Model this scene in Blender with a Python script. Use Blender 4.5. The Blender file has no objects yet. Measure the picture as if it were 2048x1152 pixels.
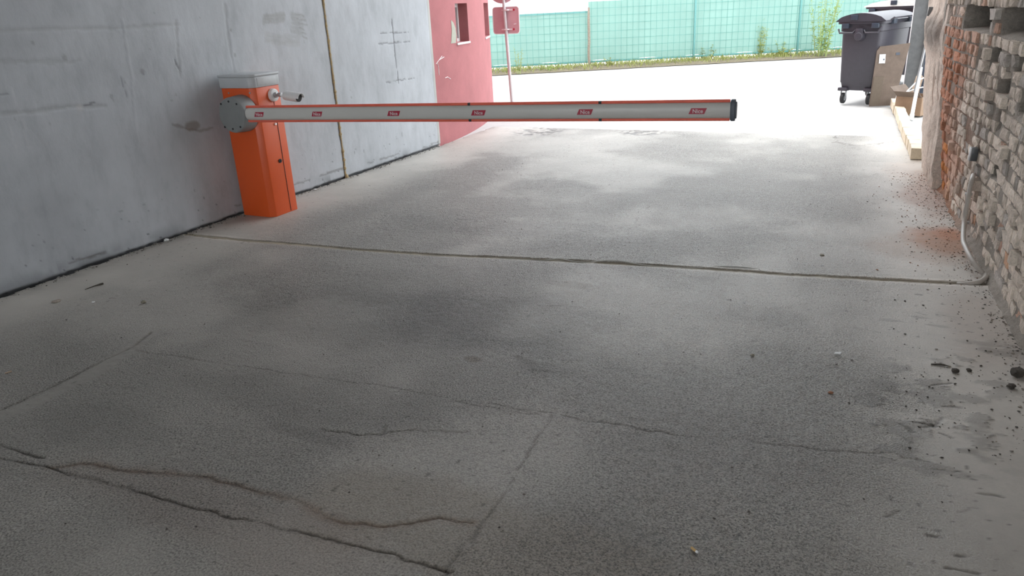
import bpy, bmesh, math, random
import numpy as np
from mathutils import Vector, Matrix
random.seed(7)
RNG = np.random.default_rng(7)
SC = bpy.context.scene
COL = SC.collection
# ------------------------------------------------------------------ camera
F, CH = 1475.0, 1.6
_n = np.array([1220 - 1024, -(4450 - 576), -F]); _n = _n / np.linalg.norm(_n)
_up = -_n
_yy = (F * _up[2] - (1789 - 1024) * _up[0]) / _up[1]
_Y = np.array([1789 - 1024, _yy, -F]); _Y /= np.linalg.norm(_Y)
_X = np.cross(_Y, _up)
R = np.array([_X, _Y, _up])
cam_data = bpy.data.cameras.new('camera')
cam_data.sensor_width = 36.0
cam_data.lens = F / 2048 * 36
cam_data.clip_start = 0.05
cam_data.clip_end = 500
cam = bpy.data.objects.new('camera', cam_data)
COL.objects.link(cam)
M4 = Matrix([list(R[0]) + [0], list(R[1]) + [0], list(R[2]) + [CH], [0, 0, 0, 1]])
cam.matrix_world = M4
SC.camera = cam
# ------------------------------------------------------------------ world, sun, exposure
SKY = 4.6
world = bpy.data.worlds.new('sky'); SC.world = world; world.use_nodes = True
bg = world.node_tree.nodes['Background']
bg.inputs[0].default_value = (0.90, 0.955, 1.0, 1)
bg.inputs[1].default_value = SKY
sun_d = bpy.data.lights.new('sun', 'SUN'); sun_d.energy = 1.5; sun_d.angle = math.radians(24); sun_d.color = (1, .95, .87)
sun = bpy.data.objects.new('sun', sun_d); COL.objects.link(sun)
sd = Vector((-0.38, 0.02, 1.15)).normalized()       # direction towards the sun
sun.rotation_euler = sd.to_track_quat('Z', 'Y').to_euler()
sun.location = (0, 20, 20)
vs = SC.view_settings
vs.view_transform = 'Standard'; vs.look = 'None'; vs.gamma = 1; vs.use_curve_mapping = False
vs.exposure = -0.08

# ------------------------------------------------------------------ measuring: a point of the photo on a known surface
def ray(px, py): return R @ np.array([px - 1024, -(py - 576), -F])
O = np.array([0, 0, CH])
def gnd(px, py, z=0.0):
    d = ray(px, py); return O + (z - CH) / d[2] * d
def onplane(px, py, P, n):
    d = ray(px, py); P = np.array(P, float); n = np.array(n, float)
    return O + ((P - O) @ n) / (d @ n) * d
def proj(P):
    q = R.T @ (np.array(P, float) - O)
    return 1024 + F * q[0] / -q[2], 576 - F * q[1] / -q[2], -q[2]

# ------------------------------------------------------------------ materials
def newmat(name):
    m = bpy.data.materials.new(name); m.use_nodes = True
    return m, m.node_tree, m.node_tree.nodes['Principled BSDF']
def noise_node(nt, scale, detail=3, rough=.6, vec=None, stretch=None):
    n = nt.nodes.new('ShaderNodeTexNoise'); n.inputs['Scale'].default_value = scale
    n.inputs['Detail'].default_value = detail; n.inputs['Roughness'].default_value = rough
    if vec is None:
        tc = nt.nodes.new('ShaderNodeTexCoord'); vec = tc.outputs['Object']
    if stretch:
        mp = nt.nodes.new('ShaderNodeMapping'); mp.inputs['Scale'].default_value = stretch
        nt.links.new(vec, mp.inputs[0]); vec = mp.outputs[0]
    nt.links.new(vec, n.inputs['Vector'])
    return n.outputs['Fac']
def ramp(nt, fac, stops):
    r = nt.nodes.new('ShaderNodeValToRGB'); e = r.color_ramp.elements
    while len(e) < len(stops): e.new(.5)
    for el, (p, c) in zip(e, stops):
        el.position = p; el.color = (c, c, c, 1) if isinstance(c, (int, float)) else (*c, 1)
    nt.links.new(fac, r.inputs[0]); return r.outputs[0]
def mul(nt, a, b, fac=1.0):
    m = nt.nodes.new('ShaderNodeMix'); m.data_type = 'RGBA'; m.blend_type = 'MULTIPLY'
    m.inputs[0].default_value = fac
    for s, i in ((a, 6), (b, 7)):
        if isinstance(s, tuple): m.inputs[i].default_value = (*s, 1)
        else: nt.links.new(s, m.inputs[i])
    return m.outputs[2]
def math_node(nt, op, a, b):
    m = nt.nodes.new('ShaderNodeMath'); m.operation = op
    for s, i in ((a, 0), (b, 1)):
        if isinstance(s, (int, float)): m.inputs[i].default_value = s
        else: nt.links.new(s, m.inputs[i])
    return m.outputs[0]
def bump(nt, bsdf, h, strength, dist):
    b = nt.nodes.new('ShaderNodeBump'); b.inputs['Distance'].default_value = dist
    if isinstance(strength, (int, float)): b.inputs['Strength'].default_value = strength
    else: nt.links.new(strength, b.inputs['Strength'])
    nt.links.new(h, b.inputs['Height']); nt.links.new(b.outputs[0], bsdf.inputs['Normal'])
def plain(name, rgb, rough=.6, metal=0.0, nscale=30, var=.12, bmp=0.0, bdist=.002, spec=.5):
    m, nt, b = newmat(name)
    f = noise_node(nt, nscale, 4)
    c = mul(nt, rgb, ramp(nt, f, [(.3, 1 - var), (.7, 1 + 0 * var)]))
    nt.links.new(c, b.inputs['Base Color'])
    b.inputs['Roughness'].default_value = rough; b.inputs['Metallic'].default_value = metal
    b.inputs['Specular IOR Level'].default_value = spec
    if bmp: bump(nt, b, noise_node(nt, nscale * 3, 4), bmp, bdist)
    return m

# concrete floor: colour and grit masks are stored on the mesh
MF, nt, b = newmat('concrete_floor')
at = nt.nodes.new('ShaderNodeAttribute'); at.attribute_name = 'tint'
gr = nt.nodes.new('ShaderNodeAttribute'); gr.attribute_name = 'grit'
n1 = noise_node(nt, 1.7, 6, .65); n2 = noise_node(nt, 130, 3, .7); n3 = noise_node(nt, 22, 5, .7)
c = mul(nt, at.outputs['Color'], ramp(nt, n1, [(.3, .86), (.7, 1.04)]))
c = mul(nt, c, ramp(nt, n3, [(.3, .88), (.7, 1.06)]))
sp = mul(nt, ramp(nt, n2, [(.36, .34), (.52, 1.0), (.68, 1.42)]), (1, 1, 1))
mx = nt.nodes.new('ShaderNodeMix'); mx.data_type = 'RGBA'
nt.links.new(gr.outputs['Fac'], mx.inputs[0]); mx.inputs[6].default_value = (1, 1, 1, 1); nt.links.new(sp, mx.inputs[7])
c = mul(nt, c, mx.outputs[2])
nt.links.new(c, b.inputs['Base Color'])
rr = ramp(nt, n3, [(.3, .34), (.7, .66)]); nt.links.new(rr, b.inputs['Roughness'])
b.inputs['Specular IOR Level'].default_value = .5
hh = math_node(nt, 'ADD', n2, math_node(nt, 'MULTIPLY', n3, .6))
bump(nt, b, hh, math_node(nt, 'ADD', math_node(nt, 'MULTIPLY', gr.outputs['Fac'], 1.0), .12), .011)

# skim-coated grey wall
MW, nt, b = newmat('grey_plaster_wall')
at = nt.nodes.new('ShaderNodeAttribute'); at.attribute_name = 'tint'
n1 = noise_node(nt, 1.4, 5, .6); n2 = noise_node(nt, 6, 6, .65, stretch=(1, 1, .45)); n3 = noise_node(nt, 60, 3)
c = mul(nt, at.outputs['Color'], ramp(nt, n1, [(.3, .86), (.7, 1.05)]))
c = mul(nt, c, ramp(nt, n2, [(.32, .86), (.5, .99), (.7, 1.05)]))
nt.links.new(c, b.inputs['Base Color']); b.inputs['Roughness'].default_value = .62
bump(nt, b, math_node(nt, 'ADD', n2, math_node(nt, 'MULTIPLY', n3, .12)), .35, .012)

# brick: object colour for single bricks, mesh colour for joined ones
def brickmat(name, obj_color):
    m, nt, b = newmat(name)
    if obj_color:
        oi = nt.nodes.new('ShaderNodeObjectInfo'); src = oi.outputs['Color']
        tc = nt.nodes.new('ShaderNodeTexCoord')
        ad = nt.nodes.new('ShaderNodeVectorMath'); ad.operation = 'ADD'
        nt.links.new(tc.outputs['Object'], ad.inputs[0]); nt.links.new(oi.outputs['Random'], ad.inputs[1]); vec = ad.outputs[0]
    else:
        a = nt.nodes.new('ShaderNodeAttribute'); a.attribute_name = 'tint'; src = a.outputs['Color']; vec = None
    f1 = noise_node(nt, 28, 5, .7, vec); f2 = noise_node(nt, 140, 3, .6, vec)
    c = mul(nt, src, ramp(nt, f1, [(.3, .72), (.7, 1.12)]))
    c = mul(nt, c, ramp(nt, f2, [(.3, .82), (.7, 1.08)]))
    nt.links.new(c, b.inputs['Base Color']); b.inputs['Roughness'].default_value = .92
    b.inputs['Specular IOR Level'].default_value = .2
    bump(nt, b, math_node(nt, 'ADD', f1, math_node(nt, 'MULTIPLY', f2, .3)), .8, .012)
    return m
MB1 = brickmat('old_brick', True); MB2 = brickmat('old_brick_joined', False)

M = dict(
    orange=plain('orange_powder_coat', (.74, .105, .018), .38, nscale=4, var=.06),
    lid=plain('grey_lid', (.50, .515, .53), .42, nscale=12, var=.08),
    hub=plain('grey_hub_cover', (.24, .245, .245), .45, nscale=15, var=.1),
    dark=plain('black_rubber', (.02, .02, .022), .6),
    navy=plain('dark_plastic', (.035, .045, .065), .4),
    arm=plain('white_painted_aluminium', (.60, .585, .55), .38, nscale=3, var=.05),
    red=plain('red_rubber', (.88, .16, .10), .55, nscale=10),
    decal=plain('red_decal', (.42, .015, .045), .45),
    text=plain('white_print', (.75, .7, .7), .5),
    cctv=plain('white_plastic', (.72, .72, .72), .35, nscale=8, var=.04),
    steel=plain('galvanised_steel', (.46, .46, .47), .4, .6, nscale=25, var=.2),
    chrome=plain('bright_metal', (.7, .7, .7), .3, .9),
    pink=None,
    white=plain('white_frame', (.8, .8, .8), .4),
    glass=plain('window_glass', (.10, .12, .13), .08, spec=.9),
    foam=plain('yellow_foam', (.66, .50, .27), .85, nscale=60, var=.4, bmp=.8, bdist=.01),
    dirt=plain('brown_dirt', (.10, .085, .07), .95, nscale=80, var=.5, bmp=.8, bdist=.01),
    filler=plain('tan_filler', (.27, .245, .185), .9, nscale=50, var=.35, bmp=.6, bdist=.006),
    ceiling=plain('raw_concrete', (.55, .54, .52), .9, nscale=5, var=.3, bmp=.4),
    road=plain('pale_road', (.50, .49, .475), .9, nscale=8, var=.12, bmp=.3),
    bin=plain('bin_plastic', (.045, .041, .052), .42, nscale=20, var=.15),
    binlid=plain('pale_bin_lid', (.80, .80, .76), .45),
    card=plain('cardboard', (.15, .11, .085), .85, nscale=9, var=.25),
    card2=plain('cardboard_inside', (.30, .20, .13), .85, nscale=9, var=.25),
    paper=plain('white_paper', (.75, .75, .75), .7),
    blk=plain('pale_calcium_brick', (.72, .62, .47), .85, nscale=40, var=.16, bmp=.3),
    signback=plain('sign_back', (.60, .37, .40), .5, .15, nscale=6, var=.12),
    signrim=plain('sign_rim', (.78, .70, .70), .5),
    fabric=None, wire=plain('green_wire', (.10, .30, .26), .5),
    post=plain('fence_post', (.13, .33, .31), .5), rust=plain('rusty_post', (.33, .28, .22), .8, nscale=30, var=.4),
    soil=plain('verge_soil', (.23, .19, .13), .95, nscale=30, var=.5, bmp=.8, bdist=.02),
    column=plain('grey_painted_steel', (.17, .17, .17), .5, .2, nscale=14, var=.25),
    gate=plain('blue_grey_sheet', (.05, .06, .085), .5, .2, nscale=14, var=.2),
    render=plain('pale_render', (.44, .375, .32), .95, nscale=26, var=.35, bmp=.9, bdist=.012),
    cement=plain('dark_cement', (.20, .185, .17), .95, nscale=30, var=.35, bmp=.9, bdist=.02),
    facade=plain('white_facade', (.8, .8, .8), .9),
    wood=plain('pale_plywood', (.50, .37, .27), .7, nscale=20, var=.25),
    plastic=plain('cigarette_filter', (.55, .36, .16), .8),
    stem=plain('plant_stem', (.30, .36, .14), .8),
)
# pink render of the round tower
m, nt, b = newmat('pink_render'); M['pink'] = m
f = noise_node(nt, 2.2, 6, .65); g = noise_node(nt, 90, 3)
c = mul(nt, (.43, .155, .162), ramp(nt, f, [(.3, .84), (.7, 1.05)]))
nt.links.new(c, b.inputs['Base Color']); b.inputs['Roughness'].default_value = .9; bump(nt, b, g, .5, .006)
# shade cloth lets light through
m, nt, b = newmat('green_shade_cloth'); M['fabric'] = m
f = noise_node(nt, 1.1, 4)
c = mul(nt, (.25, .41, .36), ramp(nt, f, [(.3, .88), (.7, 1.0)]))
nt.links.new(c, b.inputs['Base Color']); b.inputs['Roughness'].default_value = .8
tr = nt.nodes.new('ShaderNodeBsdfTranslucent'); nt.links.new(c, tr.inputs[0])
ms = nt.nodes.new('ShaderNodeMixShader'); ms.inputs[0].default_value = .4
nt.links.new(b.outputs[0], ms.inputs[1]); nt.links.new(tr.outputs[0], ms.inputs[2])
nt.links.new(ms.outputs[0], nt.nodes['Material Output'].inputs[0])
def leafmat(name, rgb):
    m, nt, b = newmat(name)
    c = mul(nt, rgb, ramp(nt, noise_node(nt, 9, 3), [(.3, .7), (.7, 1.15)]))
    nt.links.new(c, b.inputs['Base Color']); b.inputs['Roughness'].default_value = .7
    tr = nt.nodes.new('ShaderNodeBsdfTranslucent'); nt.links.new(c, tr.inputs[0])
    ms = nt.nodes.new('ShaderNodeMixShader'); ms.inputs[0].default_value = .35
    nt.links.new(b.outputs[0], ms.inputs[1]); nt.links.new(tr.outputs[0], ms.inputs[2])
    nt.links.new(ms.outputs[0], nt.nodes['Material Output'].inputs[0])
    return m
M['grass'] = leafmat('dry_grass', (.36, .38, .13)); M['leaf'] = leafmat('weed_leaf', (.36, .47, .17)); M['bush'] = leafmat('bush_leaf', (.45, .48, .12))

# ------------------------------------------------------------------ builders
def tag(o, label=None, cat=None, group=None, kind=None):
    if label: o['label'] = label
    if cat: o['category'] = cat
    if group: o['group'] = group
    if kind: o['kind'] = kind
    return o
def empty(name, loc, rz=0, rx=0, ry=0):
    o = bpy.data.objects.new(name, None); o.empty_display_size = .1; COL.objects.link(o)
    o.location = loc; o.rotation_euler = (rx, ry, rz); return o
class B:
    """collects shapes, then links them as ONE mesh object"""
    def __init__(s): s.bm = bmesh.new()
    def box(s, c, size, bev=0, rot=None, seg=2):
        bm2 = bmesh.new(); bmesh.ops.create_cube(bm2, size=1)
        bmesh.ops.scale(bm2, vec=size, verts=bm2.verts)
        if bev: bmesh.ops.bevel(bm2, geom=bm2.edges[:], offset=bev, segments=seg, affect='EDGES', profile=.5)
        return s._add(bm2, c, rot)
    def _add(s, bm2, c, rot=None):
        mt = Matrix.Translation(c)
        if rot is not None: mt = mt @ rot.to_4x4()
        bmesh.ops.transform(bm2, matrix=mt, verts=bm2.verts)
        me = bpy.data.meshes.new('tmp'); bm2.to_mesh(me); s.bm.from_mesh(me); bpy.data.meshes.remove(me); bm2.free(); return s
    def cyl(s, p0, p1, r0, r1=None, seg=20, caps=True, bev=0):
        p0, p1 = Vector(p0), Vector(p1); r1 = r0 if r1 is None else r1
        bm2 = bmesh.new()
        bmesh.ops.create_cone(bm2, cap_ends=caps, segments=seg, radius1=r0, radius2=r1, depth=(p1 - p0).length)
        if bev:
            es = [e for e in bm2.edges if abs(e.verts[0].co.z - e.verts[1].co.z) < 1e-6]
            bmesh.ops.bevel(bm2, geom=es, offset=bev, segments=3, affect='EDGES', profile=.5)
        q = (p1 - p0).to_track_quat('Z', 'Y').to_matrix()
        return s._add(bm2, (p0 + p1) / 2, q)
    def prism(s, pts, vec, bev=0):
        bm2 = bmesh.new(); vec = Vector(vec)
        a = [bm2.verts.new(p) for p in pts]; c = [bm2.verts.new(Vector(p) + vec) for p in pts]
        n = len(pts); bm2.faces.new(a[::-1]); bm2.faces.new(c)
        for i in range(n): bm2.faces.new((a[i], a[(i + 1) % n], c[(i + 1) % n], c[i]))
        bmesh.ops.recalc_face_normals(bm2, faces=bm2.faces)
        if bev: bmesh.ops.bevel(bm2, geom=bm2.edges[:], offset=bev, segments=2, affect='EDGES', profile=.5)
        return s._add(bm2, (0, 0, 0))
    def tube(s, pts, r, seg=10, flat=1.0):
        pts = [Vector(p) for p in pts]; bm = s.bm; rings = []
        rr = r if isinstance(r, (list, tuple)) else [r] * len(pts)
        up = Vector((0, 0, 1)); prev = None
        for i, p in enumerate(pts):
            t = (pts[min(i + 1, len(pts) - 1)] - pts[max(i - 1, 0)]).normalized()
            if prev is None: a = t.orthogonal().normalized()
            else: a = (prev - t * prev.dot(t)).normalized()
            prev = a; c = t.cross(a)
            rings.append([bm.verts.new(p + (a * math.cos(k * 2 * math.pi / seg) + c * flat * math.sin(k * 2 * math.pi / seg)) * rr[i]) for k in range(seg)])
        for u, v in zip(rings, rings[1:]):
            for k in range(seg): bm.faces.new((u[k], u[(k + 1) % seg], v[(k + 1) % seg], v[k]))
        bm.faces.new(rings[0][::-1]); bm.faces.new(rings[-1]); return s
    def poly(s, pts):
        s.bm.faces.new([s.bm.verts.new(p) for p in pts]); return s
    def jitter(s, a):
        for v in s.bm.verts: v.co += Vector([random.uniform(-a, a) for _ in range(3)])
        return s
    def build(s, name, mat, parent=None, smooth=True):
        bmesh.ops.recalc_face_normals(s.bm, faces=s.bm.faces)
        me = bpy.data.meshes.new(name); s.bm.to_mesh(me); s.bm.free()
        for mm in (mat if isinstance(mat, list) else [mat]): me.materials.append(mm)
        if smooth:
            me.shade_smooth(); 
            try: me.set_sharp_from_angle(angle=math.radians(35))
            except Exception: pass
        o = bpy.data.objects.new(name, me); COL.objects.link(o)
        if parent: o.parent = parent
        return o
def spline(pts, n=6):
    pts = [Vector(p) for p in pts]; P = [pts[0]] + pts + [pts[-1]]; out = []
    for i in range(1, len(P) - 2):
        for k in range(n):
            t = k / n; a, b_, c, d = P[i - 1], P[i], P[i + 1], P[i + 2]
            out.append(.5 * ((2 * b_) + (c - a) * t + (2 * a - 5 * b_ + 4 * c - d) * t * t + (3 * b_ - a - 3 * c + d) * t ** 3))
    out.append(pts[-1]); return out
_lat = {}
def vn(x, y, scale, seed=0):
    """value noise 0..1 on numpy arrays"""
    if seed not in _lat: _lat[seed] = np.random.default_rng(seed).random((257, 257))
    L = _lat[seed]; u = x / scale + 1000.37; v = y / scale + 1000.91
    i = np.floor(u).astype(int); j = np.floor(v).astype(int); fu = u - i; fv = v - j
    fu = fu * fu * (3 - 2 * fu); fv = fv * fv * (3 - 2 * fv); i %= 256; j %= 256
    return (L[i, j] * (1 - fu) + L[i + 1, j] * fu) * (1 - fv) + (L[i, j + 1] * (1 - fu) + L[i + 1, j + 1] * fu) * fv
def fbm(x, y, scale, seed=0, oct=4):
    s = 0; a = 1; t = 0
    for k in range(oct): s = s + a * vn(x, y, scale / 2 ** k, seed + k); t += a; a *= .5
    return s / t
def pdist(x, y, pts):
    """distance to a polyline, plus how far along it"""
    best = np.full(x.shape, 1e9); tb = np.zeros(x.shape); L = 0
    for (ax, ay), (bx, by) in zip(pts, pts[1:]):
        dx, dy = bx - ax, by - ay; l2 = dx * dx + dy * dy
        t = np.clip(((x - ax) * dx + (y - ay) * dy) / l2, 0, 1)
        d = np.hypot(x - ax - t * dx, y - ay - t * dy); m = d < best
        best[m] = d[m]; tb[m] = (L + t * math.sqrt(l2))[m]; L += math.sqrt(l2)
    return best, tb, L
def sstep(a, b, x):
    t = np.clip((x - a) / (b - a), 0, 1); return t * t * (3 - 2 * t)
def grid_object(name, P, tint, mat, attrs=None, mask=None, parent=None, smooth=True):
    """P: (nu, nv, 3) points"""
    nu, nv = P.shape[:2]; idx = np.arange(nu * nv).reshape(nu, nv)
    q = np.stack([idx[:-1, :-1], idx[1:, :-1], idx[1:, 1:], idx[:-1, 1:]], -1)
    if mask is not None: q = q[mask]
    q = q.reshape(-1, 4)
    me = bpy.data.meshes.new(name); me.vertices.add(nu * nv); me.vertices.foreach_set('co', P.reshape(-1).astype(np.float32))
    nf = len(q); me.loops.add(nf * 4); me.loops.foreach_set('vertex_index', q.reshape(-1).astype(np.int32))
    me.polygons.add(nf); me.polygons.foreach_set('loop_start', np.arange(0, nf * 4, 4, dtype=np.int32))
    me.update(calc_edges=True)
    if tint is not None:
        a = me.attributes.new('tint', 'FLOAT_COLOR', 'POINT')
        cc = np.ones((nu * nv, 4), np.float32); cc[:, :3] = tint.reshape(-1, 3); a.data.foreach_set('color', cc.reshape(-1))
    for k, v in (attrs or {}).items():
        a = me.attributes.new(k, 'FLOAT', 'POINT'); a.data.foreach_set('value', v.reshape(-1).astype(np.float32))
    me.materials.append(mat); me.validate()
    if smooth: me.shade_smooth()
    o = bpy.data.objects.new(name, me); COL.objects.link(o)
    if parent: o.parent = parent
    return o
def raw_mesh(name, V, Fc, mat, tint=None, parent=None):
    me = bpy.data.meshes.new(name); me.from_pydata([tuple(v) for v in V], [], Fc)
    if tint is not None:
        a = me.attributes.new('tint', 'FLOAT_COLOR', 'POINT'); cc = np.ones((len(V), 4), np.float32); cc[:, :3] = tint
        a.data.foreach_set('color', cc.reshape(-1))
    me.materials.append(mat); o = bpy.data.objects.new(name, me); COL.objects.link(o)
    if parent: o.parent = parent
    return o
G2 = lambda pts: [tuple(gnd(*p)[:2]) for p in pts]

# right wall frame: s runs from the far end towards the camera
RA = np.array([.510, 8.256, 0.]); RU = np.array([.0501, -.9987, 0.]); RU /= np.linalg.norm(RU)
RN = np.array([RU[1], -RU[0], 0.])             # points into the passage (-x)
def rw(s, z, out=0.0): return RA + RU * s + RN * out + np.array([0, 0, z])
def rw_px(px, py):
    P = onplane(px, py, RA, RN); return (P - RA) @ RU, P[2]
XL = -5.0

# ================================================================== FLOOR
ys = [-4.2, -3, -2, -1, -.3, .2]
y = .5
while y < 9.6:
    ys.append(y); y += (.0065 if 3.85 < y < 4.85 else max(.0068, .0022 * y))
ys = np.array(ys); xs = np.arange(-5.045, 1.25, .0105)
X, Yg = np.meshgrid(xs, ys, indexing='ij')
xr = RA[0] + (RA[1] - Yg) * .0502      # base line of the right wall
H = .010 * (fbm(X, Yg, 1.6, 11) - .5) + .003 * (fbm(X, Yg, .25, 21) - .5)
# where the concrete is rough and gritty, where it is trowelled smooth
rough_mask = sstep(-4.75, -3.9, X + .25 * (fbm(X, Yg, .8, 31) - .5)) * (1 - sstep(-.75, -.12, (X - xr) + .5 * (fbm(X, Yg, .7, 41) - .5) + .12 * (Yg < 3)))
rough_mask *= .55 + .45 * sstep(.35, .6, fbm(X, Yg, .9, 51))
H += rough_mask * .0032 * (vn(X, Yg, .022, 61) - .5)
base = np.array([.375, .350, .318])
T = np.ones(X.shape + (3,)) * base
tone = 1.22 - .40 * rough_mask
def blob(px, py, rx, ry, k, col=None, seed=71):
    global T
    cx, cy = gnd(px, py)[:2]
    d = np.hypot((X - cx) / rx, (Yg - cy) / ry) + .7 * (fbm(X, Yg, .35, seed) - .5)
    w = (1 - sstep(.45, 1.0, d)) * k
    if col is None: return w
    T = T * (1 - w[..., None]) + np.array(col) * w[..., None]; return w
for a in [(1000, 640, .75, .55, .30), (700, 620, 1.1, .5, .22), (1080, 735, .22, .10, .18), (620, 790, .9, .3, .16), (1150, 470, .7, .45, .12),
          (620, 870, .28, .06, .25), (200, 850, .5, .2, .16), (1150, 1060, .45, .2, .15), (950, 450, .9, .35, .14), (1450, 900, .5, .4, .08)]:
    tone = tone * (1 - blob(*a, seed=72))
tone = tone * (1 + .10 * sstep(.5, .75, fbm(X, Yg, .6, 81)))
T = T * (1 - .12 * (1 - sstep(1.7, 3.0, Yg)) * (1 - rough_mask))[..., None] * tone[..., None] * (1 + .14 * sstep(-1.6, -.3, X)[..., None] * sstep(2.4, 3.6, Yg)[..., None])  # smooth concrete painted darker towards the camera, in place of dimmer light
blob(900, 1060, .9, .28, .42, (.21, .165, .115)); blob(470, 1040, 1.1, .22, .32, (.24, .18, .15)); blob(1500, 1100, .8, .3, .15, (.23, .19, .15))
blob(1350, 880, 1.0, .5, .12, (.27, .21, .19)); blob(945, 718, .06, .035, .6, (.15, .115, .08)); blob(1150, 570, .2, .06, .35, (.2, .17, .13))
blob(1100, 700, .35, .12, .25, (.15, .145, .14))
blob(1893, 478, .28, .42, .85, (.36, .15, .065)); blob(1900, 470, .14, .25, .5, (.40, .13, .04), 77); blob(1870, 500, .5, .35, .38, (.33, .20, .13))
blob(1865, 385, .30, 1.1, .60, (.30, .17, .12)); blob(1830, 350, .35, 1.0, .35, (.35, .25, .19)); blob(1965, 650, .25, .6, .28, (.28, .19, .14))
# flaky dirt smears at the near right
nf = fbm(X, Yg * 1.5, .13, 91, 5); fl = (.65 * sstep(.50, .66, nf) + .9 * (1 - sstep(.006, .02, np.abs(nf - .56))) * sstep(.45, .6, fbm(X, Yg, .05, 97))) * (blob(1880, 830, .42, .75, 1) + blob(1990, 720, .3, .3, 1)).clip(0, 1)
T = T * (1 - .50 * np.clip(fl, 0, 1)[..., None]); H += .003 * fl
fl2 = sstep(.60, .68, fbm(X, Yg * 2.5, .11, 95, 4)) * blob(1820, 640, .3, .25, .8); T = T * (1 - .35 * fl2[..., None])
# smooth trowelled band along the old joint at the left
bandl = G2([(-150, 890), (0, 835), (100, 790), (180, 752), (250, 705), (300, 668)])
d, t, L = pdist(X, Yg, bandl); w = 1 - sstep(.045, .085, d + .03 * vn(X, Yg, .1, 5)); rough_mask *= 1 - .85 * w; T = T * (1 - .12 * w[..., None])
def crack(pts, width, depth, dark, col=(.09, .075, .06), wob=.012, seed=3, halo=0, hcol=None, lip=0.0):
    global T, H
    P = G2(pts) if pts[0][0] > -9000 else pts
    xx = X + wob * (fbm(X, Yg, .06, seed, 3) - .5) * 3; yy = Yg + wob * (fbm(X, Yg, .06, seed + 1, 3) - .5) * 3
    d, t, L = pdist(xx, yy, P)
    width = width * .72; dark = dark * .85
    ww = width * (.55 + .9 * vn(t, t * 0, .12, seed + 2))
    k = (1 - sstep(ww * .45, ww, d))
    k = k * (.45 + .55 * sstep(.25, .55, vn(t, t * 0 + 3, .22, seed + 5)))
    H -= depth * k; T = T * (1 - (dark * k)[..., None]) + np.array(col) * (dark * k)[..., None]
    if lip: H += lip * (sstep(ww, ww * 1.3, d) * (1 - sstep(ww * 1.3, ww * 2.4, d)))
    if halo:
        h2 = (1 - sstep(ww, halo, d)) * .45 * (.4 + .6 * vn(X, Yg, .08, seed + 7)); T = T * (1 - h2[..., None]) + np.array(hcol) * h2[..., None]
crack([(-200, 860), (0, 890), (85, 915)], .012, .006, .7, wob=.006)
crack([(-200, 880), (0, 918), (90, 933), (300, 990), (480, 1040), (640, 1072), (880, 1135), (900, 1140)], .0105, .005, .62, wob=.009, lip=.002)
crack([(100, 935), (170, 925), (225, 938), (330, 945), (420, 955), (520, 985), (600, 1000), (640, 1030), (690, 1047), (780, 1052), (880, 1035), (950, 1045)],
      .012, .004, .7, (.11, .065, .04), wob=.010, halo=.035, hcol=(.20, .13, .085))
crack([(870, 1190), (895, 1135), (940, 1080), (1000, 1000), (1040, 930), (1070, 880), (1105, 830)], .010, .005, .7, wob=.004, lip=.002)
crack([(270, 700), (450, 728), (600, 750), (750, 770), (900, 795), (1060, 820), (1110, 828), (1160, 838), (1250, 850), (1350, 868), (1500, 880), (1650, 900), (1790, 905)],
      .008, .0025, .5, wob=.010)
crack([(0, 820), (100, 775), (180, 735), (270, 690), (300, 665)], .013, .006, .8, wob=.006)
crack([(640, 860), (700, 866), (760, 870), (772, 850)], .011, .004, .6)
crack([(760, 870), (800, 862), (860, 858), (930, 862)], .009, .003, .4)
crack([(1040, 710), (1070, 735), (1100, 745)], .030, -.003, .25, (.13, .12, .11), wob=.02)
crack([(1640, 262), (1680, 262), (1700, 264), (1790, 260)], .03, .006, .75, wob=.05)
crack([(1668, 262), (1672, 285), (1720, 292), (1790, 282)], .025, .006, .7, wob=.04)
crack([(1600, 224), (1680, 226), (1700, 226)], .03, .004, .6, wob=.03)
crack([(1080, 830), (900, 800)], .006, .002, .4)
crack([(1000, 380), (1100, 372), (1280, 378)], .008, .002, .35, wob=.04)
crack([(1285, 470), (1270, 440), (1310, 400)], .008, .002, .4, wob=.03)
for pts, wd in [([(400, 575), (462, 520)], .007), ([(520, 560), (512, 572)], .006), ([(1870, 696), (1935, 706)], .012), ([(1885, 690), (1925, 697)], .008), ([(230, 585), (250, 592)], .006),
                ([(1640, 716), (1625, 712)], .004), ([(500, 481), (540, 486), (600, 488)], .006)]:
    crack(pts, wd, -.0006, .6, (.52, .50, .47), wob=.004)
crack([(388, 572), (410, 570)], .006, .001, .8, (.05, .05, .05)); crack([(1075, 612), (1120, 612), (1165, 614)], .006, .001, .6, (.07, .06, .06))
# coarse exposed patches in the bright part
for px in (1075, 1285):
    cx, cy = gnd(px, 263)[:2]; k = (1 - sstep(.2, .42, np.hypot((X - cx) / 1.0, (Yg - cy) / 1.1))) * sstep(.52, .6, vn(X, Yg, .05, px)); T = T * (1 - .6 * k[..., None]); H -= .006 * k
for q_ in [[(1879, 866), (1903, 873)], [(1834, 844), (1860, 848), (1887, 836)], [(1871, 940), (1924, 942)], [(1887, 811), (1920, 813)], [(1920, 1022), (1940, 1016), (1961, 1020)], [(1862, 1067), (1875, 1072)],
           [(1776, 1032), (1800, 1026)], [(1903, 1110), (1936, 1114)], [(1890, 1132), (1950, 1142)], [(1840, 852), (1880, 850)], [(1795, 848), (1830, 865)], [(1850, 770), (1900, 765)], [(1960, 985), (2010, 992)], [(1870, 965), (1890, 970)], [(1830, 918), (1860, 922)]]:
    crack(q_, .011, .003, .75, (.07, .06, .05), wob=.012, seed=int(q_[0][0]) % 50)
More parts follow.
